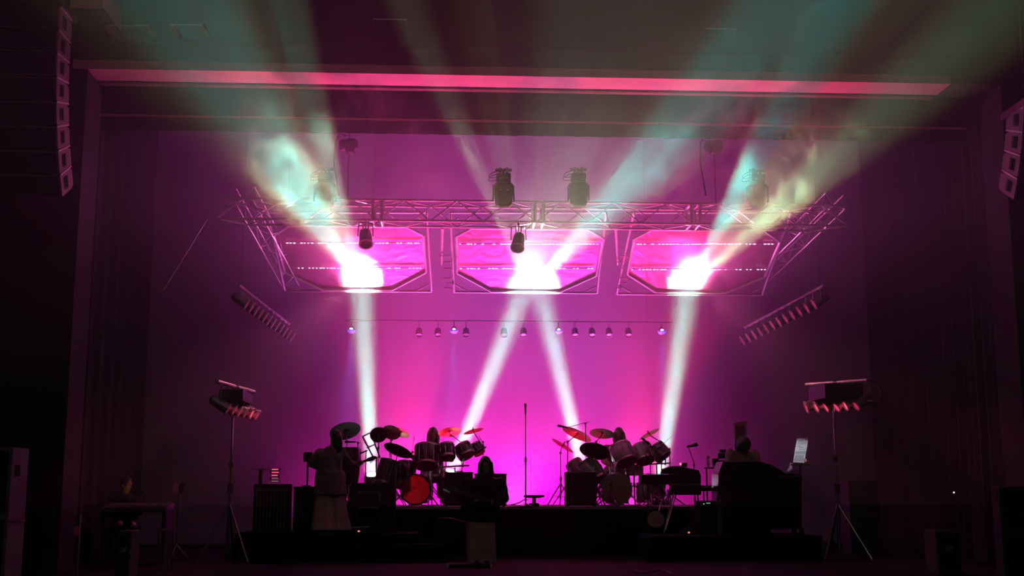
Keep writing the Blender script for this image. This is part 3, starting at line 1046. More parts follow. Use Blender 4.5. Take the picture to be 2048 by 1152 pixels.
def drum(name, px, py, Y, r, depth, axis, shell, head, label, lugs=8, group=None, stand=None, bottom=None, cat='drum'):
    c = P(px, py, Y)
    u = Vector(axis).normalized()
    base = stand if stand is not None else c - u * depth / 2
    t = thing(name, (c.x, c.y, base if isinstance(base, float) else base.z), label, cat, group)
    h = depth / 2
    MB().lathe([(r * 0.985, -h), (r, -h * 0.97), (r, h * 0.97), (r * 0.985, h)], c, u, 28).build('shell', shell, t, True)
    for s in (-1, 1):
        MB().lathe([(r * 1.035, -0.018), (r * 1.035, 0.018), (r * 0.97, 0.018), (r * 0.97, -0.018)], c + u * s * h, u, 28, True).build('hoop', RIM, t)
        MB().lathe([(0.002, 0.0), (r * 0.97, 0.0), (r * 0.97, 0.006), (0.002, 0.008)], c + u * s * (h + 0.004), u * s, 24).build('drum_head', head if s > 0 or bottom is None else bottom, t, True)
    q = u.to_track_quat('Z', 'Y')
    for k in range(lugs):
        a = 2 * math.pi * (k + 0.5) / lugs
        o = q @ Vector((math.cos(a), math.sin(a), 0)) * r * 1.02
        MB().tube(c + o - u * h, c + o + u * h, 0.006, n=5).tube(c + o - u * 0.03, c + o + u * 0.03, 0.014, n=6).build('lug', RIM, t)
    return t, c, u


def tripod(t, x, y, z0, h, spread, m, rot=0.0, top=0.0):
    for k in range(3):
        a = rot + 2 * math.pi * k / 3
        foot = Vector((x + spread * math.cos(a), y + spread * math.sin(a), z0 + 0.012))
        MB().tube((x, y, z0 + h), foot, 0.013, n=6).build('leg', m, t, True)
        MB().tube((x, y, z0 + h * 0.35), (x + spread * 0.55 * math.cos(a), y + spread * 0.55 * math.sin(a), z0 + 0.012 + h * 0.42), 0.007, n=5).build('leg_brace', m, t, True)


def cymbal(px, py, Y, rpx, tilt, roll, m, label, pole=None, z0=RISER_Z, kit=''):
    c = P(px, py, Y)
    r = rpx / ppm(Y)
    n = Vector((math.sin(R(roll)), math.sin(R(tilt)) * math.cos(R(roll)), math.cos(R(tilt)) * math.cos(R(roll)))).normalized()
    pp = P(pole[0], pole[1], Y) if pole else c - n * 0.05
    t = thing('cymbal_stand', (pp.x, pp.y, z0), label, 'cymbal', kit)
    MB().lathe([(0.01, 0.038), (r * 0.09, 0.034), (r * 0.18, 0.016), (r * 0.22, 0.012), (r * 0.6, 0.004), (r, -0.012), (r, -0.016), (r * 0.6, 0.0), (r * 0.22, 0.008), (r * 0.17, 0.012), (r * 0.09, 0.03), (0.01, 0.034)], c, n, 32).build('cymbal', m, t, True)
    MB().tube(c - n * 0.06, c + n * 0.075, 0.006, n=6).tube(c + n * 0.04, c + n * 0.06, 0.016, n=8).tube(c - n * 0.02, c - n * 0.005, 0.02, n=8).build('wing_nut', DARKCHROME, t, True)
    MB().tube(c - n * 0.05, pp, 0.010, n=6).ell(pp, 0.026, 8, 6).build('boom_arm', DARKCHROME, t, True)
    zm = z0 + (pp.z - z0) * 0.5
    MB().tube(pp, (pp.x, pp.y, zm), 0.010, n=6).build('upper_pole', DARKCHROME, t, True)
    MB().tube((pp.x, pp.y, zm + 0.03), (pp.x, pp.y, z0 + 0.12), 0.015, n=6).build('lower_pole', DARKCHROME, t, True)
    MB().tube((pp.x, pp.y, zm - 0.03), (pp.x, pp.y, zm + 0.04), 0.024, n=8).tube((pp.x, pp.y, zm + 0.01), (pp.x + 0.05, pp.y - 0.02, zm + 0.01), 0.007, n=5).build('pole_clamp', DARKCHROME, t, True)
    tripod(t, pp.x, pp.y, z0, 0.42, 0.30, DARKCHROME, rnd.uniform(0, 2))
    return t


DY = 22.7
LK, RK = 'cymbals of the left drum kit', 'cymbals of the right drum kit'
cymbal(690, 861, 23.0, 31, 30, -14, BRONZE_SHADED, 'large dark cymbal behind the robed guitarist\'s head', (694, 882), kit=LK)
cymbal(757, 869, 23.2, 17, 62, -8, BRONZE_SHADED, 'dark round cymbal tipped upright left of the left kit, leftmost of the overlapping three', (757, 896), kit=LK)
cymbal(783, 864, 23.25, 19, 46, 10, BRONZE_SHADED, 'dark tipped cymbal in the middle of the overlapping three', (780, 896), kit=LK)
cymbal(801, 864, 23.3, 20, 24, 20, BRONZE_LIT, 'red-lit cymbal at the right of the overlapping three', (783, 880), kit=LK)
cymbal(797, 900, 22.3, 30, 22, 20, BRONZE_SHADED, 'wide dark ride cymbal in front of the left kit', (792, 925), kit=LK)
cymbal(899, 863, 22.9, 23, 21, -8, BRONZE_LIT, 'red-rimmed cymbal just right of the left drummer\'s head', (924, 886), kit=LK)
cymbal(947, 861, 22.9, 20, 9, -15, BRONZE_LIT, 'thin red-lit cymbal at the right end of the left kit', (966, 892), kit=LK)
cymbal(1126, 890, 22.9, 25, 5, 33, BRONZE_LIT, 'steeply tilted red-lit cymbal at the left end of the pale kit', (1121, 906), kit=RK)
cymbal(1154, 867, 22.8, 31, 13, 25, BRONZE_LIT, 'bright red-lit crash cymbal under the overhead microphone boom', (1135, 884), kit=RK)
cymbal(1204, 866, 23.0, 25, 20, 8, BRONZE_SHADED, 'dark cymbal with a red glint beside the right drummer\'s head', (1192, 884), kit=RK)
cymbal(1190, 901, 22.3, 31, 29, 14, BRONZE_SHADED, 'wide dark ride cymbal in front of the pale kit', (1190, 918), kit=RK)
cymbal(1298, 867, 22.8, 22, 14, -26, BRONZE_LIT, 'bright red-lit cymbal at the right of the pale kit', (1322, 884), kit=RK)

LT, RT = 'drums of the left kit', 'drums of the right kit'
drum('rack_tom', 853, 913, DY, 0.225, 0.36, (0.0, 0.42, 0.9), SHELLBLACK, HEADSKIN, 'large black rack tom with brown underside in front of the left drummer', 10, LT, bottom=HEADDARK)
drum('rack_tom', 894, 903, DY, 0.15, 0.24, (-0.1, 0.45, 0.9), SHELLBLACK, HEADSKIN, 'small black rack tom right of the large black tom', 8, LT, bottom=HEADDARK)
drum('rack_tom', 929, 902, DY + 0.1, 0.165, 0.20, (-0.45, 0.4, 0.8), SHELLBLACK, HEADSKIN, 'tilted black tom under the red cymbals of the left kit', 8, LT, bottom=HEADDARK)
drum('rack_tom', 954, 898, DY + 0.2, 0.115, 0.18, (-0.5, 0.35, 0.8), SHELLBLACK, HEADSKIN, 'smallest black tom at the right end of the left kit', 6, LT, bottom=HEADDARK)
drum('floor_tom', 774, 946, 22.6, 0.19, 0.42, (0.25, 0.25, 0.93), WOODSHELL, HEADSKIN, 'streaky leaning floor tom at the left of the left kit', 8, LT, stand=RISER_Z)
drum('floor_tom', 811, 950, 22.75, 0.19, 0.42, (0.05, 0.4, 0.9), SHELLBLACK, HEADSKIN, 'dark floor tom between the streaky tom and the left kick drum', 8, LT, stand=RISER_Z)
drum('snare_drum', 872, 946, 23.2, 0.18, 0.15, (0.0, 0.15, 1.0), DARKCHROME, HEADSKIN, 'dull chrome snare drum under the black toms', 8, LT)
drum('rack_tom', 1246, 909, DY, 0.215, 0.34, (-0.32, 0.5, 0.85), SHELLSILVER, HEADSKIN, 'large silver rack tom tipped forward before the right drummer', 10, RT, bottom=HEADDARK)
drum('rack_tom', 1287, 907, DY + 0.1, 0.18, 0.30, (-0.15, 0.5, 0.85), SHELLSILVER, HEADSKIN, 'silver rack tom in the middle of the pale kit\'s three', 8, RT, bottom=HEADDARK)
drum('rack_tom', 1319, 904, DY + 0.2, 0.165, 0.24, (-0.55, 0.35, 0.75), SHELLSILVER, HEADSKIN, 'silver tom at the right of the pale kit, under the red cymbal', 8, RT, bottom=HEADDARK)
drum('snare_drum', 1234, 938, 23.1, 0.14, 0.18, (0, 0.1, 1), SHELLSILVER, HEADSKIN, 'pale small drum below the large silver tom', 8, RT)
drum('snare_drum', 1268, 940, 23.2, 0.17, 0.15, (0, 0.1, 1), SHELLSILVER, HEADSKIN, 'silver snare drum between the silver toms and the keyboard', 8, RT)
drum('floor_tom', 1183, 944, 22.6, 0.21, 0.38, (-0.5, 0.35, 0.8), SHELLSILVER, HEADSKIN, 'silver floor tom above the black box', 8, RT)
drum('floor_tom', 1154, 937, 22.9, 0.16, 0.26, (-0.5, 0.35, 0.8), SHELLSILVER, HEADSKIN, 'small silver drum at the far left of the pale kit', 8, RT)
drum('floor_tom', 1290, 985, 23.0, 0.16, 0.34, (0.0, 0.0, 1), SHELLSILVER, HEADSKIN, 'dull silver drum standing right of the pale kick drum', 8, RT, stand=RISER_Z)
# tom and snare legs
for px, py, Y, lab in ((862, 935, 22.85, 'left drum kit rack stand behind the kick drum'), (1268, 930, 22.95, 'pale drum kit rack stand behind the kick drum')):
    p = P(px, py, Y)
    t = thing('tom_rack', (p.x, p.y, RISER_Z), lab, 'stand')
    MB().tube((p.x, p.y, RISER_Z + 0.1), (p.x, p.y, p.z + 0.1), 0.018, n=8).build('post', DARKCHROME, t, True)
    MB().tube((p.x - 0.32, p.y, p.z - 0.02), (p.x + 0.72, p.y + 0.05, p.z + 0.04), 0.016, n=8).build('rail', DARKCHROME, t, True)
    for dx in (-0.12, 0.28, 0.6):
        MB().tube((p.x + dx, p.y, p.z), (p.x + dx, p.y - 0.05, p.z + 0.16), 0.012, n=6).build('tom_arm', CHROME, t, True)
    tripod(t, p.x, p.y, RISER_Z, 0.4, 0.34, DARKCHROME, 0.4)
    tripod(t, p.x + 0.45, p.y + 0.1, RISER_Z, 0.34, 0.28, DARKCHROME, 1.1)
    MB().tube((p.x + 0.45, p.y + 0.1, RISER_Z + 0.1), (p.x + 0.45, p.y + 0.1, p.z), 0.014, n=8).build('post', DARKCHROME, t, True)


def kick(px, Y, r, depth, shell, head, label, group):
    c0 = P(px, 982, Y)
    c = Vector((c0.x, Y + depth / 2, RISER_Z + r + 0.02))
    t = thing('bass_drum', (c.x, c.y, RISER_Z), label, 'drum', group)
    u = Vector((0, -1, 0))
    h = depth / 2
    MB().lathe([(r * 0.96, -h), (r * 0.975, h), (r * 0.955, h), (r * 0.94, -h)], c, u, 36, True).build('shell', shell, t, True)
    for s in (-1, 1):
        MB().lathe([(r * 1.0, -0.02), (r * 1.0, 0.025), (r * 0.9, 0.025), (r * 0.9, -0.02)], c + u * s * h, u, 36, True).build('hoop', shell, t, True)
        if s > 0 or head is not KICKCLEAR:
            MB().lathe([(0.002, 0.0), (r * 0.92, 0.0), (r * 0.92, 0.006), (0.002, 0.01)], c + u * s * h, u * s, 32).build('drum_head', head, t, True)
    for k in range(8):
        a = 2 * math.pi * (k + 0.5) / 8
        o = Vector((math.cos(a), 0, math.sin(a))) * r * 1.01
        MB().tube(c + o - u * h, c + o + u * h, 0.007, n=5).tube(c + o + u * (h - 0.03), c + o + u * (h + 0.03), 0.016, n=6).build('tension_rod', RIM, t)
    for s in (-1, 1):
        MB().tube(c + Vector((s * r * 0.9, -h * 0.5, -r * 0.3)), (c.x + s * (r + 0.14), c.y - h - 0.08, RISER_Z + 0.01), 0.012, n=6).build('spur', CHROME, t, True)


KICKHEAD = mat('kick_drum_head', (0.50, 0.40, 0.34), 0.6, trans=0.25, var=0.12)
KICKCLEAR = mat('translucent_kick_head', (0.85, 0.30, 0.28), 0.4, trans=0.75, var=0.1)
kick(831, 22.15, 0.285, 0.42, SHELLBLACK, KICKCLEAR, 'black bass drum whose head glows red, left kit', LT)
kick(1234, 22.15, 0.285, 0.42, SHELLSILVER, KICKHEAD, 'bass drum with a plain beige head, right kit', RT)


def throne(px, Y, label):
    x = P(px, 900, Y).x
    t = thing('drum_throne', (x, Y, RISER_Z), label, 'stool')
    MB().lathe([(0.15, 0.0), (0.18, 0.02), (0.185, 0.07), (0.15, 0.1)], (x, Y, RISER_Z + 0.42), (0, 0, 1), 20).build('seat', TOLEX, t, True)
    MB().tube((x, Y, RISER_Z + 0.12), (x, Y, RISER_Z + 0.43), 0.016, n=8).build('post', DARKCHROME, t, True)
    tripod(t, x, Y, RISER_Z, 0.3, 0.28, DARKCHROME, 0.5)


throne(866, 23.75, 'drum stool under the left drummer')
throne(1234, 23.75, 'drum stool under the right drummer')


# ---------------------------------------------------------------- congas, microphones and stands
CONGAWOOD = mat('conga_wood', (0.16, 0.055, 0.05), 0.3, var=0.4, scale=5)
for px, Y, r, lab in ((699, 22.3, 0.20, 'tall brown conga right behind the guitarist'), (672, 22.6, 0.19, 'brown conga mostly hidden by the guitarist')):
    x = P(px, 900, Y).x
    z1 = P(px, 897, Y).z
    t = thing('conga', (x, Y, RISER_Z), lab, 'conga', 'congas behind the guitarist')
    z0 = RISER_Z + 0.22
    H = z1 - z0
    MB().lathe([(r * 0.62, 0), (r * 0.85, H * 0.25), (r * 1.0, H * 0.5), (r * 1.02, H * 0.65), (r * 0.93, H * 0.97)], (x, Y, z0), (0, 0, 1), 28).build('shell', CONGAWOOD, t, True)
    MB().lathe([(r * 0.98, -0.02), (r * 0.98, 0.02), (r * 0.9, 0.02), (r * 0.9, -0.02)], (x, Y, z1), (0, 0, 1), 28, True).build('hoop', RIM, t, True)
    MB().lathe([(0.002, 0), (r * 0.93, 0), (r * 0.9, 0.012), (0.002, 0.016)], (x, Y, z1), (0, 0, 1), 24).build('drum_head', HEADSKIN, t, True)
    for k in range(6):
        a = 2 * math.pi * (k + 0.25) / 6
        d = Vector((math.cos(a), math.sin(a), 0))
        MB().path([Vector((x, Y, z1 + 0.01)) + d * r * 1.0, Vector((x, Y, z1 - 0.06)) + d * r * 1.04, Vector((x, Y, z1 - 0.22)) + d * r * 1.03], 0.010, 6).box(Vector((x, Y, z1 - 0.24)) + d * r * 1.02, (0.035, 0.035, 0.06)).build('tension_lug', CHROME, t, True)
    st = MB()
    for k in range(3):
        a = 2 * math.pi * k / 3 + 0.6
        d = Vector((math.cos(a), math.sin(a), 0))
        MB().tube(Vector((x, Y, z0 + 0.18)) + d * r * 0.85, Vector((x, Y, RISER_Z + 0.01)) + d * r * 1.35, 0.012, n=6).build('stand_leg', CHROME, t, True)
    MB().lathe([(r * 0.95, -0.01), (r * 0.95, 0.01), (r * 0.9, 0.01), (r * 0.9, -0.01)], (x, Y, z0 + 0.16), (0, 0, 1), 24, True).build('stand_ring', CHROME, t)


def mic_stand(px, Y, z0, top_py, label, boom=None, mic_dir=(-1, -0.2, -0.1), round_base=False, micr=0.022, m=DARKCHROME, grp=None):
    p = P(px, top_py, Y)
    t = thing('microphone_stand', (p.x, p.y, z0), label, 'microphone stand', grp)
    MB().tube((p.x, p.y, z0 + 0.02), (p.x, p.y, (p.z + z0) / 2), 0.014, n=8).build('lower_pole', m, t, True)
    MB().tube((p.x, p.y, (p.z + z0) / 2 - 0.04), p, 0.009, n=8).build('upper_pole', m, t, True)
    MB().tube((p.x, p.y, (p.z + z0) / 2 - 0.05), (p.x, p.y, (p.z + z0) / 2 + 0.04), 0.02, n=8).build('pole_clutch', HEADBLACK, t, True)
    if round_base:
        MB().lathe([(0.15, 0), (0.155, 0.015), (0.06, 0.035), (0.02, 0.06)], (p.x, p.y, z0), (0, 0, 1), 24).build('round_base', m, t, True)
    else:
        tripod(t, p.x, p.y, z0, 0.22, 0.28, m, rnd.uniform(0, 2))
    tip = p
    if boom:
        a, b = P(*boom[0], Y), P(*boom[1], Y + (boom[2] if len(boom) > 2 else 0))
        MB().tube(a, b, 0.008, n=6).ell(p, 0.024, 8, 6).build('boom', m, t, True)
        tip = b
    d = Vector(mic_dir).normalized()
    mic = MB().lathe([(micr * 0.5, -0.0), (micr * 0.62, 0.02), (micr * 0.75, 0.12), (micr, 0.15), (micr * 1.05, 0.18), (micr * 0.7, 0.205)], tip - d * 0.03, d, 12).build('microphone', HEADBLACK, t, True)
    return t


MS = 'microphone stands on the riser'
mic_stand(1051, 21.98, RISER_Z, 826, 'straight chrome microphone stand standing alone in the middle of the riser', None, (0, 0.1, 1), True, m=CHROME)
mic_stand(716, 22.9, RISER_Z, 886, 'microphone on a short boom above the congas', ((722, 885), (708, 884)), (-1, 0, 0.02), grp=MS)
mic_stand(732, 22.9, RISER_Z, 902, 'thin microphone stand left of the white-hot beam behind the guitar neck', None, (-0.7, 0, -0.3), grp=MS)
mic_stand(1171, 22.5, RISER_Z, 847, 'overhead boom microphone reaching over the red crash cymbal', ((1180, 843), (1133, 855)), (-1, 0, 0.22), grp=MS)
mic_stand(1339, 22.6, RISER_Z, 898, 'boom microphone pointing down at the silver toms', ((1343, 873), (1324, 890)), (-0.8, 0, -0.7), grp=MS)
mic_stand(966, 22.6, RISER_Z, 884, 'boom microphone behind the front man, at the right end of the left kit', ((958, 872), (970, 895)), (-0.9, 0, -0.55), grp=MS)
mic_stand(1388, 21.7, PLAT_Z - 0.05, 930, 'boom microphone over the keyboard with a dark slanted microphone', ((1390, 932), (1377, 893)), (0.95, 0, 0.22), micr=0.034, grp='microphone stands by the keyboards')
mic_stand(700, 22.6, RISER_Z, 905, 'thin microphone stand among the congas', None, (0.6, 0, -0.3), grp=MS)
mic_stand(1221, 22.05, RISER_Z, 925, 'thin dark microphone stand in front of the pale kick drum', None, (0.1, 0.9, -0.4), grp=MS)
mic_stand(1300, 22.1, RISER_Z, 893, 'dark forked stand in front of the silver toms', ((1288, 930), (1296, 888)), (-0.4, 0.4, 0.5), grp=MS)

# small round table top beside the lone microphone stand
x = P(1068, 1000, 22.15).x
t = thing('pedal_stool', (x, 22.15, RISER_Z), 'low flat-topped stand at the foot of the lone microphone stand', 'stool')
MB().lathe([(0.10, 0.0), (0.19, 0.02), (0.195, 0.045), (0.17, 0.055)], (x, 22.15, RISER_Z + 0.15), (0, 0, 1), 24).build('flat_top', TOLEX, t, True)
MB().tube((x, 22.15, RISER_Z + 0.02), (x, 22.15, RISER_Z + 0.16), 0.035, n=10).build('post', DARKCHROME, t, True)
MB().box((x, 22.15, RISER_Z + 0.03), (0.18, 0.16, 0.06)).build('foot', TOLEX, t, bevel=0.01)
tag(MB().path([P(1058, 1000, 22.1), P(1048, 999, 22.1), P(1040, 1005, 22.1), P(1030, 1008, 22.1), P(1022, 1009, 22.1)], 0.012, 6).build('cable', CABLE), 'cable lying at the foot of the lone microphone stand', 'cable')
# slanted lamp frame over the beam left of the left kit
t = thing('tube_frame', P(745, 930, 23.4), 'slanted dark tube frame in front of the left beam', 'frame')
t.location.z = RISER_Z
W[t] = Vector(t.location)
for a, b in (((725, 873), (746, 914)), ((742, 866), (760, 915)), ((725, 873), (750, 862)), ((733, 896), (752, 888)), ((746, 914), (760, 915)), ((753, 914), (752, 1006))):
    MB().tube(P(*a, 23.4), P(*b, 23.4), 0.016, n=6).build('tube', DARKCHROME, t, True)

# ---------------------------------------------------------------- amplifiers, keyboards, racks
def cabinet(name, x0, x1, y0, y1, z0, z1, label, cat, grille=True, m=TOLEX, feet=True, grp=None):
    t = thing(name, ((x0 + x1) / 2, (y0 + y1) / 2, z0), label, cat, grp)
    MB().box2((x0, y0 + 0.02, z0 + 0.015), (x1, y1, z1)).build('case', m, t, bevel=0.012)
    if grille:
        MB().box2((x0 + 0.03, y0 + 0.006, z0 + 0.05), (x1 - 0.03, y0 + 0.022, z1 - 0.04)).build('grille', GRILLE, t)
    for fx in (x0 + 0.04, x1 - 0.04):
        for fy in (y0 + 0.06, y1 - 0.04):
            MB().tube((fx, fy, z0), (fx, fy, z0 + 0.02), 0.02, n=8).build('foot', BLACK, t)
    cr = MB()
    for fx in (x0, x1):
        for fz in (z0 + 0.03, z1 - 0.015):
            cr.box((fx, y0 + 0.03, fz), (0.03, 0.035, 0.03))
    cr.build('corner_guards', DARKCHROME, t)
    MB().tube(((x0 + x1) / 2 - 0.08, (y0 + y1) / 2, z1 + 0.012), ((x0 + x1) / 2 + 0.08, (y0 + y1) / 2, z1 + 0.012), 0.01, n=6).build('top_handle', BLACK, t, True)
    return t


def X(px, Y):
    return P(px, 950, Y).x


# black box in front of the pale kit, speaker stack behind the front man
cabinet('speaker_box', X(1131, 21.95), X(1193, 21.95), 21.93, 22.2, RISER_Z, P(1160, 944, 21.95).z, 'plain black speaker box at the left of the pale bass drum', 'loudspeaker')
cabinet('guitar_amplifier', X(889, 21.95), X(946, 21.95), 21.93, 22.25, RISER_Z, P(915, 944, 21.95).z, 'black amplifier behind the front man, on the side of the left kit', 'amplifier', grp='amplifiers behind the front man')
cabinet('guitar_amplifier', X(950, 21.95), X(1013, 21.95), 21.93, 22.25, RISER_Z, P(980, 947, 21.95).z, 'black amplifier behind the front man, on the side of the lone microphone stand', 'amplifier', grp='amplifiers behind the front man')
cabinet('bass_amplifier', X(588, 21.2), X(634, 21.2), 21.2, 21.6, PLAT_Z, P(610, 973, 21.2).z, 'black amplifier at the left behind the robed guitarist', 'amplifier')
# wedge-sided dark cabinet with a slatted bench before it
Y0 = 21.3
t = thing('sloped_cabinet', (X(740, Y0), Y0, PLAT_Z), 'large black cabinet with a sloping left side, right of the guitarist', 'cabinet')
zc = P(740, 966, Y0).z
MB().prism([(X(684, Y0), Y0, PLAT_Z), (X(703, Y0), Y0, zc), (X(790, Y0), Y0, zc), (X(792, Y0), Y0, PLAT_Z)], (0, 0.5, 0)).build('case', TOLEX, t, bevel=0.01)
MB().box2((X(715, Y0), Y0 - 0.012, zc - 0.17), (X(762, Y0), Y0 + 0.01, zc - 0.14)).build('panel_strip', DARKCHROME, t)
MB().box2((X(758, Y0), Y0 - 0.012, zc - 0.32), (X(762, Y0), Y0 + 0.01, zc - 0.14)).build('panel_strip', DARKCHROME, t)
Yb = 20.95
zb_ = P(740, 1014, Yb).z
t = thing('folding_bench', (X(735, Yb), Yb, PLAT_Z), 'thin-legged folding bench in front of the sloped cabinet', 'bench')
MB().box2((X(716, Yb), Yb, zb_ - 0.02), (X(758, Yb), Yb + 0.25, zb_)).build('seat', DARKCHROME, t)
for a, b in (((716, 1014), (703, 1046)), ((755, 1014), (764, 1046))):
    for dy in (0.02, 0.23):
        p0, p1 = P(*a, Yb + dy), P(*b, Yb + dy)
        p1.z = PLAT_Z + 0.01
        MB().tube(p0, p1, 0.010, n=6).build('leg', DARKCHROME, t, True)
MB().tube((X(706, Yb), Yb + 0.02, PLAT_Z + 0.09), (X(742, Yb), Yb + 0.02, PLAT_Z + 0.1), 0.010, n=6).build('cross_rail', ALU, t, True)
# pedal with a red light
p = P(718, 1062, 20.75)
t = thing('effects_pedal', (p.x, p.y, PLAT_Z), 'small pedal with a red light at the guitarist\'s feet', 'pedal')
MB().box((p.x, p.y, PLAT_Z + 0.025), (0.14, 0.1, 0.05)).build('case', BLACK, t, bevel=0.008)
REDLED = mat('red_led', (1, 0.2, 0.15), 0.4, emit=(1.0, 0.16, 0.10), estr=1.6)
MB().ell((p.x, p.y - 0.052, PLAT_Z + 0.035), (0.02, 0.008, 0.012), 8, 6).build('indicator', REDLED, t, True)
# rack desk at the left with lit modules and a slatted front
Yd = 21.0
x0, x1 = X(508, Yd), X(578, Yd)
zt_ = P(540, 968, Yd).z
t = thing('equipment_rack', ((x0 + x1) / 2, Yd + 0.2, PLAT_Z), 'dark equipment rack with a slatted front, left of the amplifier', 'rack')
MB().box2((x0, Yd + 0.04, PLAT_Z), (x1, Yd + 0.5, zt_)).build('case', TOLEX, t, bevel=0.01)
for k in range(9):
    xx = x0 + 0.06 + k * (x1 - x0 - 0.12) / 8
    MB().box2((xx - 0.008, Yd, PLAT_Z + 0.06), (xx + 0.008, Yd + 0.035, zt_ - 0.12)).build('slat', DARKCHROME, t)
MB().box2((x0, Yd, zt_ - 0.12), (x1, Yd + 0.035, zt_ - 0.09)).build('front_rail', DARKCHROME, t)
MB().box2((X(505, Yd), Yd + 0.1, P(520, 939, Yd).z), (X(545, Yd), Yd + 0.45, P(520, 939, Yd).z + 0.02)).build('top_shelf', DARKCHROME, t)
MB().box2((X(514, Yd), Yd + 0.2, zt_), (X(519, Yd), Yd + 0.4, P(520, 939, Yd).z)).build('shelf_post', TOLEX, t)
PINKMOD = mat('pink_lit_module', (0.9, 0.55, 0.6), 0.3, 0.6)
for k in range(5):
    zz = zt_ + 0.03 + k * 0.05
    q = MB().box2((X(541 - (k % 2) * 2, Yd), Yd + 0.02, zz), (X(558, Yd), Yd + 0.2, zz + 0.035)).build('module', HEADBLACK, t)
    MB().box2((X(543, Yd), Yd + 0.012, zz + 0.008), (X(557 - k % 3, Yd), Yd + 0.02, zz + 0.026)).build('display', mat('rose_display', (0.6, 0.1, 0.15), 0.4, emit=(1.0, 0.10, 0.22), estr=0.9 if k > 1 else 0.3) if k > 1 else mat('dim_display', (0.5, 0.3, 0.35), 0.4, emit=(1.0, 0.45, 0.55), estr=0.2), q)
# box on a pole left of the guitarist's elbow
p = P(616, 914, 21.5)
t = thing('pole_box', (p.x, p.y, PLAT_Z), 'small black box with bright studs on a pole at the guitarist\'s elbow', 'stand')
MB().box(p, (0.15, 0.1, 0.17)).build('box', HEADBLACK, t, bevel=0.01)
MB().tube((p.x, p.y, PLAT_Z + 0.02), p, 0.016, n=8).build('pole', DARKCHROME, t, True)
for dz in (-0.075, 0.075):
    MB().ell(p + Vector((-0.05, -0.055, dz)), 0.016, 8, 6).build('stud', CHROME, t, True)
tripod(t, p.x, p.y, PLAT_Z, 0.15, 0.2, DARKCHROME)

# keyboards on a slanting stand
Yk = 21.3


def slab(t, name, pts, Y, dy, m, bevel=0.01):
    return MB().prism([P(*q, Y) for q in pts], (0, dy, 0)).build(name, m, t, bevel=bevel)


WKEY = mat('ivory_keys', (0.5, 0.45, 0.42), 0.4)
base = Vector((X(1345, Yk), Yk, PLAT_Z - 0.05))
t = thing('keyboard_stand', base, 'silver slant-legged stand under the two keyboards', 'stand')
for a, b in (((1331, 985), (1318, 1022)), ((1348, 985), (1327, 1066))):
    p0, p1 = P(*a, Yk), P(*b, Yk - 0.1)
    MB().tube(p0, p1, 0.014, n=6).build('leg', CHROME, t, True)
p0, p1 = P(1352, 990, Yk + 0.3), P(1331, 1060, Yk + 0.1)
MB().tube(p0, p1, 0.010, n=6).build('leg', CHROME, t, True)
for px in (1295, 1395):
    MB().tube(P(px, 968, Yk + 0.15), (X(px, Yk + 0.15), Yk + 0.15, PLAT_Z - 0.03), 0.014, n=6).build('rear_leg', DARKCHROME, t, True)
MB().tube(P(1290, 968, Yk + 0.15), P(1400, 968, Yk + 0.15), 0.014, n=6).build('rail', DARKCHROME, t, True)
t = thing('keyboard', P(1343, 967, Yk), 'long black keyboard across the slant-legged stand', 'keyboard')
slab(t, 'case', [(1283, 967), (1283, 949), (1402, 948), (1402, 967)], Yk, 0.34, TOLEX)
for k in range(12):
    z_ = P(1343, 948, Yk).z
    xx = X(1290 + k * 9, Yk)
    MB().box2((xx, Yk + 0.16, z_), (xx + 0.075, Yk + 0.33, z_ + 0.012)).build('key', WKEY, t)
t = thing('keyboard', P(1365, 948, Yk), 'wedge-shaped black synthesizer lying on the long keyboard', 'keyboard')
slab(t, 'case', [(1327, 948), (1328, 938), (1345, 932), (1357, 932), (1399, 941), (1400, 948)], Yk + 0.03, 0.28, TOLEX)
MB().ell(P(1361, 928, Yk + 0.1), 0.022, 8, 6).build('glowing_knob', mat('rose_knob', (0.9, 0.3, 0.4), 0.3, emit=(1.0, 0.25, 0.4), estr=1.2), t, True)
MB().box2(P(1364, 934, Yk + 0.1), P(1372, 926, Yk + 0.2)).build('control_block', PEARL, t)
t = thing('keyboard', P(1375, 990, Yk), 'lower black keyboard slung under the long keyboard', 'keyboard')
slab(t, 'case', [(1345, 990), (1345, 970), (1403, 970), (1403, 990)], Yk + 0.02, 0.32, TOLEX)
slab(t, 'panel_lip', [(1338, 971), (1338, 967.5), (1402, 967.5), (1402, 971)], Yk - 0.02, 0.03, DARKCHROME, 0)
t = thing('keyboard', P(1414, 976, Yk), 'short keyboard with pale keys between the black keyboards and the organ', 'keyboard')
slab(t, 'case', [(1403, 982), (1403, 976), (1437, 976), (1437, 982)], Yk + 0.1, 0.3, TOLEX)
for k in range(6):
    slab(t, 'key', [(1403.5 + k * 3.4, 976), (1403.5 + k * 3.4, 971), (1406.5 + k * 3.4, 971), (1406.5 + k * 3.4, 976)], Yk + 0.1, 0.14, WKEY, 0)
for px in (1407, 1433):
    MB().tube(P(px, 982, Yk + 0.25), (X(px, Yk + 0.25), Yk + 0.25, PLAT_Z - 0.04), 0.014, n=6).build('leg', DARKCHROME, t, True)
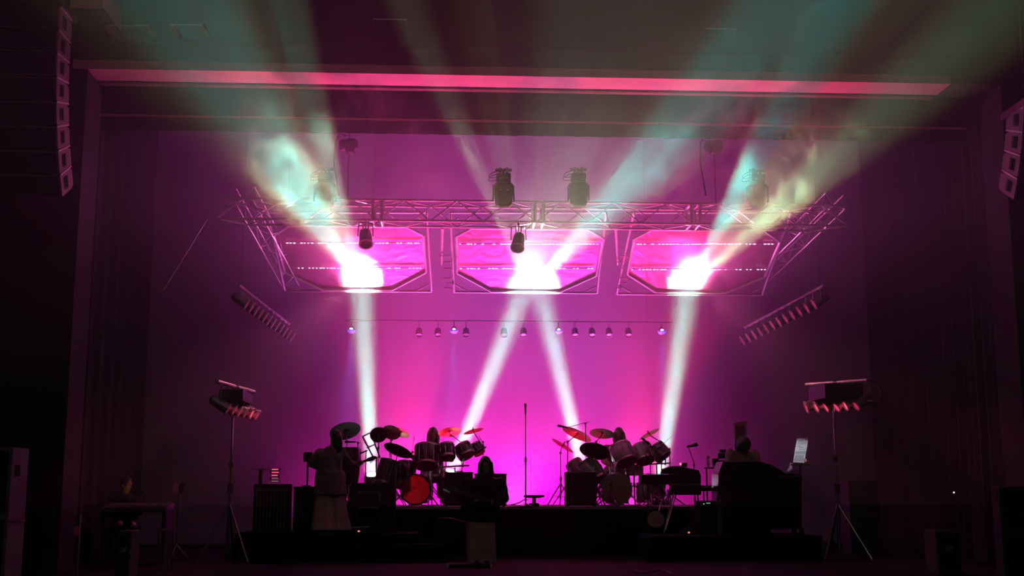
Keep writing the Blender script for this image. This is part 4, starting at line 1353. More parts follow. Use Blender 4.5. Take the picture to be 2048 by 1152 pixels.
# the organ
Yo = 21.0
zo = PLAT_Z - 0.05
t = thing('organ', (X(1515, Yo), Yo, zo), 'large black organ with a sloping top, hiding the seated keyboard player', 'organ')
prof = [(1437, 1060), (1437, 948), (1446, 923), (1520, 923), (1545, 930), (1572, 946), (1604, 950), (1604, 1060)]
pts = [P(a, b, Yo) for a, b in prof]
pts[0].z = pts[-1].z = zo + 0.1
MB().prism(pts, (0, 0.55, 0)).build('case', mat('organ_black', (0.012, 0.012, 0.02), 0.35), t, bevel=0.015)
for px in (1440, 1600):
    for dy in (0.05, 0.5):
        MB().box2((X(px, Yo) - 0.035, Yo + dy - 0.03, zo), (X(px, Yo) + 0.035, Yo + dy + 0.03, zo + 0.11)).build('leg', TOLEX, t)
MB().box2((X(1450, Yo), Yo - 0.012, P(1500, 936, Yo).z - 0.006), (X(1480, Yo), Yo + 0.01, P(1500, 936, Yo).z + 0.006)).build('edge_strip', DARKCHROME, t)
MB().box2((X(1440, Yo), Yo - 0.012, P(1500, 953, Yo).z - 0.005), (X(1466, Yo), Yo + 0.01, P(1500, 953, Yo).z + 0.005)).build('edge_strip', DARKCHROME, t)
MB().box2((X(1432, Yo), Yo - 0.02, zo), (X(1441, Yo), Yo + 0.03, P(1436, 990, Yo).z)).build('side_post', PEARL, t)
MB().box2((X(1556, Yo), Yo - 0.02, P(1570, 954, Yo).z), (X(1604, Yo), Yo + 0.3, P(1570, 951, Yo).z)).build('ledge', DARKCHROME, t)
# music desk with the written sheet
Ym = 20.95
t = thing('sheet_music', P(1600, 926, Ym), 'white sheet with black handwriting leaning on the organ\'s right end', 'paper')
PAPER = mat('white_paper', (0.80, 0.80, 0.86), 0.8, var=0.05, emit=(0.5, 0.52, 0.62), estr=0.0, trans=0.3)
INK = mat('black_ink', (0.01, 0.01, 0.015), 0.8)
q = [P(1586, 925, Ym), P(1594, 877, Ym + 0.12), P(1617, 875, Ym + 0.12), P(1609, 926, Ym)]
nrm = (q[1] - q[0]).cross(q[3] - q[0]).normalized()
if nrm.y > 0:
    nrm = -nrm
MB().prism(q, -nrm * 0.006).build('page', PAPER, t)


def onsheet(u, v, lift=0.002):
    return q[0].lerp(q[3], u).lerp(q[1].lerp(q[2], u), v) + nrm * lift


ink = MB()
for v, segs in ((0.86, ((0.12, 0.62), (0.72, 0.9))), (0.80, ((0.14, 0.7), (0.74, 0.86))), (0.74, ((0.1, 0.28), (0.34, 0.6), (0.66, 0.8))), (0.66, ((0.08, 0.46),)), (0.60, ((0.3, 0.66),)), (0.52, ((0.44, 0.58), (0.6, 0.8))), (0.42, ((0.05, 0.95),)), (0.37, ((0.05, 0.92),))):
    for a, b in segs:
        n = max(2, int((b - a) / 0.07))
        for k in range(n):
            u0 = a + (b - a) * k / n
            ink.prism([onsheet(u0, v), onsheet(u0 + 0.05, v), onsheet(u0 + 0.055, v + 0.022 + 0.015 * (k % 2)), onsheet(u0 + 0.008, v + 0.018)], nrm * 0.001)
for k in range(6):
    ink.prism([onsheet(0.12 + k * 0.13, 0.08), onsheet(0.16 + k * 0.13, 0.08), onsheet(0.2 + k * 0.12, 0.3), onsheet(0.17 + k * 0.12, 0.31)], nrm * 0.001)
ink.build('handwriting', INK, t)
t = thing('music_desk', P(1600, 950, Ym + 0.02), 'black music desk holding the written sheet', 'stand')
MB().prism([P(1587, 930, Ym + 0.03), P(1594, 877, Ym + 0.155), P(1616, 876, Ym + 0.155), P(1610, 930, Ym + 0.03)], (0, 0.02, 0)).build('desk_plate', TOLEX, t)
MB().box2((X(1584, Ym), Ym - 0.05, P(1590, 931, Ym).z), (X(1618, Ym), Ym + 0.06, P(1590, 928, Ym).z)).build('shelf', TOLEX, t)
MB().tube(P(1600, 930, Ym + 0.06), P(1600, 949, Ym + 0.12), 0.018, n=8).build('post', DARKCHROME, t, True)
spot('sheet_light', P(1596, 868, Ym - 0.35), P(1602, 902, Ym), 6, (0.85, 0.88, 1.0), 62, 0.6, 0.02)
p = P(1611, 921, Ym - 0.03)
tag(MB().box(p, (0.05, 0.02, 0.06)).build('wooden_clip', mat('peach_wood', (0.7, 0.4, 0.25), 0.6), None, bevel=0.012), 'small peach-coloured clip at the lower corner of the written sheet', 'clip')
p = P(1577, 950, Yo + 0.1)
t = thing('crumpled_papers', p, 'small heap of pink-lit papers left of the music desk', 'paper')
LILAC = mat('lilac_paper', (0.55, 0.42, 0.6), 0.8)
MB().prism([P(1570, 951, Yo + 0.1), P(1577, 940, Yo + 0.12), P(1586, 940, Yo + 0.12), P(1584, 951, Yo + 0.1)], (0, 0.02, 0)).build('lower_sheet', LILAC, t)
MB().prism([P(1574, 943, Yo + 0.08), P(1579, 933, Yo + 0.1), P(1586, 934, Yo + 0.1), P(1585, 944, Yo + 0.08)], (0, 0.015, 0.0)).build('middle_sheet', LILAC, t)
MB().prism([P(1579, 936, Yo + 0.1), P(1580, 926, Yo + 0.12), P(1585, 926, Yo + 0.12), P(1584, 937, Yo + 0.1)], (0, 0.02, 0)).build('upright_card', mat('rose_card', (0.6, 0.25, 0.3), 0.8), t)
# tall screen behind the keyboard player
Ys = 22.6
ps = P(1480, 1000, Ys)
t = thing('standing_screen', (ps.x, Ys, 0.0), 'tall narrow framed screen with a pink top edge behind the keyboard player', 'screen')
FR = [(1468, 846), (1492, 842)]
for px, py in FR:
    MB().tube(P(px, py, Ys), (P(px, py, Ys).x, Ys, 0.0), 0.018, n=6).build('side_rail', ALU, t, True)
MB().prism([P(1469, 852, Ys), P(1468.5, 846, Ys), P(1491.5, 842, Ys), P(1491, 849, Ys)], (0, 0.04, 0)).build('top_rail', SOFFIT, t)
MB().prism([P(1471, 940, Ys), P(1471, 852, Ys), P(1490, 849, Ys), P(1490, 940, Ys)], (0, 0.015, 0)).build('screen_cloth', mat('dull_mauve_cloth', (0.3, 0.12, 0.2), 0.8, var=0.5, scale=20, trans=0.4), t)
# drinking bottle and boxes by the player
p = P(1417, 933, 21.9)
t = thing('drink_bottle', (p.x, p.y, p.z), 'white bottle on the pole shelf left of the keyboard player', 'bottle')
BOT = mat('white_plastic', (0.9, 0.8, 0.85), 0.35, trans=0.75)
MB().lathe([(0.025, 0.0), (0.03, 0.01), (0.03, 0.12), (0.022, 0.15)], p, (0, 0, 1), 14).build('body', BOT, t, True)
MB().lathe([(0.022, 0.15), (0.034, 0.155), (0.034, 0.185), (0.016, 0.2)], p, (0, 0, 1), 14).build('cap', BOT, t, True)
z_ = P(1430, 934, 21.9).z
t = thing('side_table', (X(1433, 21.9), 21.9, RISER_Z if False else 0.0), 'dark shelf on legs carrying the white bottle and small boxes', 'table')
MB().box2((X(1412, 21.9), 21.9 - 0.12, z_ - 0.03), (X(1462, 21.9), 21.9 + 0.15, z_ - 0.005)).build('table_top', TOLEX, t)
for px in (1414, 1460):
    MB().tube((X(px, 21.9), 21.93, 0), (X(px, 21.9), 21.93, z_ - 0.02), 0.015, n=6).build('leg', DARKCHROME, t, True)
for (xa_, xb_, ya_, yb_, lab) in ((1426, 1437, 933, 917, 'small dark box next to the white bottle'), (1438, 1447, 934, 921, 'small grey box by the keyboard player\'s shoulder'), (1436, 1450, 917, 906, 'dark box lying on top of the small boxes'), (1440, 1451, 905, 899, 'topmost flat box behind the keyboard player\'s shoulder')):
    a, b = P(xa_, ya_, 21.88), P(xb_, yb_, 21.88)
    t = thing('small_box', ((a.x + b.x) / 2, 21.9, a.z), lab, 'box')
    MB().box2((a.x, 21.86, a.z), (b.x, 21.98, b.z - 0.012)).build('body', PEARL if 'grey' in lab else HEADBLACK, t, bevel=0.006)
    MB().box2((a.x - 0.004, 21.856, b.z - 0.012), (b.x + 0.004, 21.984, b.z)).build('lid', PEARL, t)

# round drum hanging at the front of the riser
p = P(1312, 1039, 21.2)
t = thing('hand_drum', (p.x, p.y, PLAT_Z - 0.05), 'round brown frame drum leaning at the riser front by the stand legs', 'drum')
MB().lathe([(0.148, -0.05), (0.15, 0.05), (0.138, 0.05), (0.138, -0.05)], p, (-0.2, -1, 0.05), 28, True).build('shell', WOODSHELL, t, True)
MB().lathe([(0.002, 0), (0.146, 0), (0.14, 0.008), (0.002, 0.012)], p + Vector((-0.01, -0.05, 0.003)), (-0.2, -1, 0.05), 24).build('drum_head', KICKHEAD, t, True)
MB().tube(p + Vector((0, 0.04, 0)), (p.x, p.y + 0.1, PLAT_Z - 0.04), 0.014, n=6).build('prop', DARKCHROME, t, True)
t = thing('step_box', P(1322, 1092, 20.2), 'low dark step below the round frame drum', 'step')
a, b = P(1296, 1090, 20.2), P(1344, 1066, 20.2)
MB().box2((a.x, 20.2, 0), (b.x, 20.46, 0.18)).build('lower_tread', DECK, t)
MB().box2((a.x + 0.05, 20.3, 0.18), (b.x, 20.46, 0.33)).build('upper_tread', DECK, t)
t = thing('power_strip', (X(1376, 20.8), 20.8, PLAT_Z - 0.05), 'small box with a red pilot light under the keyboards', 'box')
MB().box((X(1376, 20.8), 20.8, PLAT_Z - 0.02), (0.2, 0.08, 0.06)).build('case', BLACK, t, bevel=0.006)
MB().ell((X(1374, 20.8), 20.755, PLAT_Z - 0.0), (0.016, 0.008, 0.014), 8, 6).build('pilot_light', REDLED, t, True)
t = thing('amplifier_head', (X(1412, 21.15), 21.2, PLAT_Z - 0.05), 'dark amplifier with a small pale-green display under the short keyboard', 'amplifier')
z_ = P(1412, 1002, 21.1).z
MB().box2((X(1397, 21.1), 21.1, PLAT_Z - 0.05), (X(1430, 21.1), 21.5, z_)).build('case', TOLEX, t, bevel=0.01)
MB().box2((X(1411, 21.1), 21.09, z_ - 0.045), (X(1419, 21.1), 21.1, z_ - 0.03)).build('display', mat('teal_display', (0.2, 0.5, 0.45), 0.4, emit=(0.3, 0.8, 0.7), estr=0.35), t)
MB().ell((X(1406, 21.1), 21.095, z_ - 0.05), 0.01, 8, 6).build('pilot_light', mat('pale_led', (0.8, 0.9, 0.9), 0.4, emit=(0.7, 0.9, 0.9), estr=0.6), t, True)
# front monitors on the stage floor
def wedge(px0, px1, py0, py1, Y, label, txt=None, tilt=0.15):
    a, b = P(px0, py1, Y), P(px1, py0, Y)
    z0 = 0.0
    t = thing('monitor_speaker', ((a.x + b.x) / 2, Y + 0.2, z0), label, 'loudspeaker')
    zt__ = max(b.z, z0 + 0.3)
    MB().prism([(a.x, Y, z0), (a.x, Y + tilt, zt__), (a.x, Y + 0.5, zt__), (a.x, Y + 0.5, z0)], (b.x - a.x, 0, 0)).build('case', CABD, t, bevel=0.015)
    k = 0.03
    MB().prism([(a.x + k, Y - 0.006 + tilt * .06, z0 + 0.05), (a.x + k, Y - 0.006 + tilt * .95, zt__ - 0.05), (b.x - k, Y - 0.006 + tilt * .95, zt__ - 0.05), (b.x - k, Y - 0.006 + tilt * .06, z0 + 0.05)], (0, -0.01, 0)).build('grille', GRILLE, t)
    if txt:
        c = bpy.data.curves.new('maker_badge', 'FONT')
        c.body = txt
        c.size = 0.09
        c.align_x = 'CENTER'
        c.extrude = 0.002
        tmp = bpy.data.objects.new('badge_text', c)
        COL.objects.link(tmp)
        bpy.context.view_layer.update()
        me = bpy.data.meshes.new_from_object(tmp.evaluated_get(bpy.context.evaluated_depsgraph_get()))
        bpy.data.objects.remove(tmp)
        me.materials.clear()
        me.materials.append(mat('pale_badge', (0.45, 0.4, 0.42), 0.5))
        o = bpy.data.objects.new('maker_badge', me)
        COL.objects.link(o)
        o.parent = t
        zz = z0 + (zt__ - z0) * 0.55
        o.location = Vector(((a.x + b.x) / 2, Y - 0.022 + tilt * 0.55, zz)) - W[t]
        o.rotation_euler = (R(90) - math.atan2(tilt, zt__ - z0), 0, 0)


wedge(229, 262, 1062, 1150, 17.0, 'tall dark speaker with a small pale badge, front left of the stage', 'UF', 0.06)
wedge(1879, 1921, 1061, 1150, 17.0, 'tall dark speaker with a small pale badge, front right of the stage', 'DF', 0.06)
# low box at the front man's feet
t = thing('foot_box', P(940, 1140, 18.9), 'low dark box at the front man\'s feet', 'box')
t.location.z = 0
W[t].z = 0
a, b = P(896, 1150, 18.9), P(984, 1128, 18.9)
MB().box2((a.x, 18.9, 0), (b.x, 19.15, b.z)).build('case', TOLEX, t, bevel=0.01)
for px in (897, 983):
    MB().box2((X(px, 18.9) - 0.015, 18.885, 0), (X(px, 18.9) + 0.015, 18.9, b.z + 0.005)).build('metal_edge', ALU, t)
# stacks of speakers on both stage corners
def stack(px0, px1, py0, Y, label, sgn, depth, hpy):
    x0, x1 = X(px0, Y), X(px1, Y)
    zt = P(px0, py0, Y).z
    t = thing('speaker_stack', ((x0 + x1) / 2, Y + 0.4, 0), label, 'loudspeaker')
    MB().box2((x0, Y, 0), (x1, Y + depth, zt)).build('cabinet', CABD if sgn < 0 else CAB, t, bevel=0.012)
    for k in range(2):
        MB().box2((x0 + 0.04, Y - 0.012, zt * k / 2 + 0.04), (x1 - 0.04, Y + 0.005, zt * (k + 1) / 2 - 0.04)).build('grille', GRILLE, t)
    xs = x1 if sgn > 0 else x0
    hz = P(px1, hpy, Y).z
    h = MB().box2((xs - 0.004, Y + depth * 0.2, hz - 0.07), (xs + 0.006 * sgn, Y + depth * 0.45, hz + 0.07)).build('handle_recess', FELT, t)
    MB().tube((xs + sgn * 0.012, Y + depth * 0.33, hz - 0.06), (xs + sgn * 0.012, Y + depth * 0.33, hz + 0.06), 0.012, n=6).build('handle', CAB, h, True)
    MB().box2((xs, Y + 0.01, hz * 0.55), (xs + sgn * 0.008, Y + depth, hz * 0.55 + 0.02)).build('edge_rail', DARKCHROME, t)


stack(-130, 22, 894, 15.6, 'tall speaker tower at the front left corner with a side panel catching pink light', 1, 0.62, 941)
stack(1996, 2140, 973, 15.8, 'tall dark speaker tower at the front right corner', -1, 0.24, 990)
# grid-fronted rack, right wing
p0, p1 = P(1700, 1040, 22.0), P(1755, 962, 22.0)
t = thing('patch_rack', ((p0.x + p1.x) / 2, 22.2, 0), 'dark rack with rows of small round knobs beside the right lamp stand', 'rack')
MB().box2((p0.x, 22.0, 0), (p1.x, 22.5, p1.z)).build('case', TOLEX, t, bevel=0.01)
for r_ in range(5):
    for c_ in range(6):
        if r_ == 3 and c_ > 3:
            continue
        q_ = P(1707 + c_ * 8.4, 968 + r_ * 8 + (8 if r_ == 4 else 0), 22.0)
        MB().tube((q_.x, 22.0, q_.z), (q_.x, 21.975, q_.z), 0.016, n=8).build('knob', PEARL, t)
MB().box2((p0.x + 0.03, 21.985, p0.z + 0.04), (p1.x - 0.03, 22.0, p0.z + 0.10)).build('front_rail', DARKCHROME, t)
p = P(1908, 985, 21.0)
t = thing('work_light', (p.x, p.y, p.z), 'tiny white pilot lamp in the dark right wing', 'lamp')
MB().box(p + Vector((0, 0.04, -0.03)), (0.06, 0.05, 0.12)).build('case', BLACK, t, bevel=0.006)
MB().ell(p, 0.012, 8, 6).build('bulb', mat('pilot_bulb', (1, 1, 1), 0.3, emit=(1, 1, 0.95), estr=3), t, True)
MB().tube(p + Vector((0, 0.05, -0.05)), (p.x, p.y + 0.05, 0), 0.015, n=6).build('post', BLACK, t)
# left wing: desk, music stand, stool
Yw = 20.0
t = thing('mixing_desk', (X(275, Yw), Yw + 0.3, 0), 'dark mixing desk in the left wing before the seated person', 'desk')
z1 = P(270, 1000, Yw).z
MB().prism([(X(205, Yw), Yw, z1 - 0.12), (X(205, Yw), Yw + 0.6, z1 - 0.05), (X(205, Yw), Yw + 0.6, z1 - 0.15), (X(205, Yw), Yw, z1 - 0.2)], (X(335, Yw) - X(205, Yw), 0, 0)).build('desk_top', PEARL, t, bevel=0.01)
for px in (210, 330):
    MB().box2((X(px, Yw) - 0.03, Yw + 0.05, 0), (X(px, Yw) + 0.03, Yw + 0.55, z1 - 0.15)).build('leg', BLACK, t)
for k in range(8):
    xx = X(215 + k * 14, Yw)
    MB().box((xx, Yw + 0.2, z1 - 0.085), (0.02, 0.04, 0.03)).build('fader', DARKCHROME, t)
Yn = 20.3
t = thing('music_stand', (X(357, Yn), Yn, 0), 'music stand in the left wing', 'stand')
z1 = P(357, 988, Yn).z
for s in (-1, 1):
    MB().prism([(X(357, Yn), Yn, z1), (X(357 + s * 11, Yn), Yn, z1 + 0.03), (X(357 + s * 11, Yn), Yn + 0.12, z1 + 0.2), (X(357, Yn), Yn + 0.12, z1 + 0.17)], (0, 0.008, 0)).build('desk_leaf', DARKCHROME, t)
MB().tube((X(357, Yn), Yn + 0.05, 0.15), (X(357, Yn), Yn + 0.05, z1 + 0.02), 0.012, n=6).build('pole', DARKCHROME, t, True)
tripod(t, X(357, Yn), Yn + 0.05, 0.0, 0.3, 0.25, DARKCHROME, 0.3)
Yt = 18.2
t = thing('metal_stool', (X(332, Yt), Yt, 0), 'small tube-legged stool in the left wing', 'stool')
z1 = P(332, 1059, Yt).z
MB().box2((X(321, Yt), Yt, z1 - 0.02), (X(345, Yt), Yt + 0.25, z1)).build('seat', DARKCHROME, t)
for px in (322, 344):
    for dy in (0.02, 0.23):
        MB().tube((X(px, Yt), Yt + dy, 0), (X(px, Yt), Yt + dy, z1 - 0.01), 0.012, n=6).build('leg', DARKCHROME, t)
p = P(155, 1050, 17.2)
t = thing('pink_tag', (p.x, p.y, 0), 'dark post with a pink tag at the left pier', 'post')
MB().box2((p.x - 0.03, p.y, 0), (p.x + 0.03, p.y + 0.06, P(155, 1030, 17.2).z)).build('post', PEARL, t)
MB().box2((p.x - 0.034, p.y - 0.012, P(155, 1070, 17.2).z), (p.x + 0.034, p.y, P(155, 1052, 17.2).z)).build('tag', mat('pink_tag_paint', (0.8, 0.12, 0.25), 0.6), t)
# cables on the floor
def fcable(pts, z, label, r=0.012):
    q = [PZ(a, b, z + r) for a, b in pts]
    q = [q[0]] + q + [q[-1]]
    sm = []
    for i in range(1, len(q) - 2):
        for k in range(6):
            t = k / 6
            sm.append(0.5 * ((2 * q[i]) + (q[i + 1] - q[i - 1]) * t + (2 * q[i - 1] - 5 * q[i] + 4 * q[i + 1] - q[i + 2]) * t * t + (3 * q[i] - q[i - 1] - 3 * q[i + 1] + q[i + 2]) * t ** 3))
    sm.append(q[-1])
    tag(MB().path(sm, r, 6).build('cable', CABLE2), label, 'cable')


CABLE2 = mat('worn_cable', (0.12, 0.10, 0.11), 0.5)
fcable([(560, 1079), (640, 1080), (720, 1078), (760, 1081), (825, 1077)], 0.3, 'long cable along the front step of the guitarist\'s platform')
fcable([(1280, 1118), (1310, 1112), (1350, 1108), (1400, 1112), (1440, 1106)], 0.0, 'cable lying on the floor below the keyboards')
fcable([(1265, 1140), (1290, 1146), (1320, 1140), (1345, 1148)], 0.0, 'coiling cable on the floor below the step')
p = P(895, 1042, 20.9)
t = thing('guitar_case', (p.x, p.y, 0), 'long dark case leaning low in front of the riser', 'case')
MB().prism([P(868, 1050, 20.9), P(876, 1036, 20.9), P(900, 1035, 20.9), P(930, 1043, 20.9), P(932, 1052, 20.9), P(905, 1090, 20.9), P(875, 1090, 20.9)], (0, 0.16, 0)).build('shell', TOLEX, t, bevel=0.02)
MB().path([P(868, 1046, 20.88), P(878, 1036, 20.88), P(898, 1036, 20.88), P(931, 1044, 20.88)], 0.008, 6).build('edge_trim', DARKCHROME, t, True)

# ---------------------------------------------------------------- people
SKIN = mat('skin', (0.42, 0.24, 0.18), 0.55, var=0.1)
HAIRD = mat('dark_hair', (0.018, 0.014, 0.016), 0.5, bump=0.4, bscale=60)
HAIRL = mat('ash_hair', (0.20, 0.15, 0.13), 0.5, bump=0.4, bscale=60)


def remesh(o, vox, smooth=6):
    r = o.modifiers.new('remesh', 'REMESH')
    r.mode = 'VOXEL'
    r.voxel_size = vox
    r.use_smooth_shade = True
    s = o.modifiers.new('smooth', 'SMOOTH')
    s.factor = 0.5
    s.iterations = smooth
    return o


def limb(m, pts, rs, n=12):
    """tapered overlapping capsules along a chain"""
    for k in range(len(pts) - 1):
        m.tube(pts[k], pts[k + 1], rs[k], rs[k + 1], n)
    for p, r in zip(pts, rs):
        m.ell(p, r, n, 8)


def hand(m, wrist, d, palm_n, curl=0.9, left=False):
    """palm and five fingers; d = direction of the fingers, palm_n = direction the palm faces"""
    d = Vector(d).normalized()
    pn = Vector(palm_n)
    pn = (pn - d * pn.dot(d)).normalized()
    s = d.cross(pn) * (1 if left else -1)
    w = Vector(wrist)
    rot = Matrix((s, pn, d)).transposed()
    m.ell(w + d * 0.05, (0.040, 0.017, 0.055), 12, 8, rot)
    for k, (off, L) in enumerate(((-0.030, 0.062), (-0.010, 0.078), (0.010, 0.074), (0.029, 0.056))):
        p0 = w + d * 0.085 + s * off
        c1 = math.cos(curl * 0.5)
        s1 = math.sin(curl * 0.5)
        p1 = p0 + (d * c1 + pn * s1) * L * 0.5
        p2 = p1 + (d * math.cos(curl * 1.4) + pn * math.sin(curl * 1.4)) * L * 0.32
        p3 = p2 + (d * math.cos(curl * 2.1) + pn * math.sin(curl * 2.1)) * L * 0.26
        limb(m, [p0 - d * 0.02, p0, p1, p2, p3], [0.0095, 0.0095, 0.0085, 0.008, 0.007], 8)
    t0 = w + d * 0.025 - s * 0.03
    t1 = t0 + (d * 0.6 - s * 0.75 + pn * 0.25).normalized() * 0.04
    t2 = t1 + (d * 0.75 - s * 0.1 + pn * 0.65).normalized() * 0.032
    limb(m, [t0, t1, t2], [0.013, 0.0105, 0.0085], 8)


def head_mesh(m, c, face, H=0.235):
    f = Vector(face).normalized()
    up = Vector((0, 0, 1))
    up = (up - f * up.dot(f)).normalized()
    s = f.cross(up)
    rot = Matrix((s, f, up)).transposed()
    c = Vector(c)
    m.ell(c + up * 0.02, (0.076, 0.095, 0.100), 16, 10, rot)              # skull
    m.ell(c + f * 0.022 - up * 0.05, (0.060, 0.070, 0.070), 14, 9, rot)   # jaw
    m.ell(c + f * 0.098 - up * 0.015, (0.013, 0.018, 0.026), 10, 7, rot)  # nose
    m.ell(c + f * 0.084 - up * 0.058, (0.026, 0.012, 0.010), 10, 7, rot)  # mouth
    m.ell(c + f * 0.075 - up * 0.098, (0.024, 0.018, 0.016), 10, 7, rot)  # chin
    for k in (-1, 1):
        m.ell(c + s * 0.030 * k + f * 0.082 + up * 0.028, (0.020, 0.012, 0.008), 10, 7, rot)   # brow
        m.ell(c + s * 0.078 * k - up * 0.012 - f * 0.005, (0.010, 0.022, 0.033), 10, 7, rot)   # ear
    return f, s, up


def eyes(root, c, f, s, up):
    for k in (-1, 1):
        MB().ell(Vector(c) + s * 0.031 * k + f * 0.085 + up * 0.008, 0.010, 8, 6).build('eye', mat('eye_white', (0.5, 0.5, 0.5), 0.3), root, True)


def hair_long(root, c, f, s, up, length, m, width=1.0, front=0.0):
    h = MB()
    rot = Matrix((s, f, up)).transposed()
    c = Vector(c)
    h.ell(c - f * 0.012 + up * 0.035, (0.092 * width, 0.106, 0.105), 16, 10, rot)
    for k in range(13):
        a = math.pi * (0.0 + k / 12.0) - 0.0
        # strands around the back and sides
        x, y = math.cos(a) * 0.088 * width, -math.sin(a) * 0.085
        p0 = c + s * x + f * (y + 0.015 + front * 0.4) + up * 0.02
        L = length * (0.85 + 0.15 * math.sin(a)) * (0.92 + 0.16 * rnd.random())
        p1 = c + s * x * 1.12 + f * (y * 1.05 + 0.02 + front * 0.6) - Vector((0, 0, L * 0.45))
        p2 = c + s * x * 1.05 + f * (y * 1.0 + 0.02 + front) - Vector((0, 0, L))
        limb(h, [p0, p1, p2], [0.034, 0.036, 0.018], 8)
    return remesh(h.build('hair', m, root), 0.012, 5)


def hair_short(root, c, f, s, up, m, k=1.0):
    h = MB()
    rot = Matrix((s, f, up)).transposed()
    c = Vector(c)
    h.ell(c - f * 0.018 + up * 0.030, (0.094 * k, 0.105 * k, 0.105 * k), 16, 10, rot)
    h.ell(c - f * 0.045 - up * 0.04, (0.080 * k, 0.062 * k, 0.070 * k), 14, 9, rot)
    for q in range(26):
        a, b = rnd.uniform(0, 6.28), rnd.uniform(0.1, 1.3)
        d = s * math.cos(a) * math.sin(b) + f * (math.sin(a) * math.sin(b) - 0.25) + up * math.cos(b)
        h.ell(c + up * 0.025 - f * 0.015 + d * 0.09 * k, 0.026, 8, 6)
    return remesh(h.build('hair', m, root), 0.012, 4)


def ring(c, rx, ry, n, ph, folds, amp):
    out = []
    for i in range(n):
        a = 2 * math.pi * i / n
        k = 1 + amp * math.sin(folds * a + ph) + amp * 0.6 * math.sin((folds * 2 + 1) * a + ph * 2.3)
        out.append(Vector(c) + Vector((rx * k * math.cos(a), ry * k * math.sin(a), 0)))
    return out


def trouser_leg(m, hip, knee, foot, r0, r1, r2, ph):
    rings = []
    for k in range(15):
        t = k / 14
        c = Vector(hip).lerp(Vector(knee), t * 2) if t < 0.5 else Vector(knee).lerp(Vector(foot), t * 2 - 1)
        r = r0 + (r1 - r0) * t * 2 if t < 0.5 else r1 + (r2 - r1) * (t * 2 - 1)
        rings.append(ring(c, r, r * 0.85, 36, ph + t * 0.8, 5, 0.02 + 0.07 * t))
    m.loft(rings)


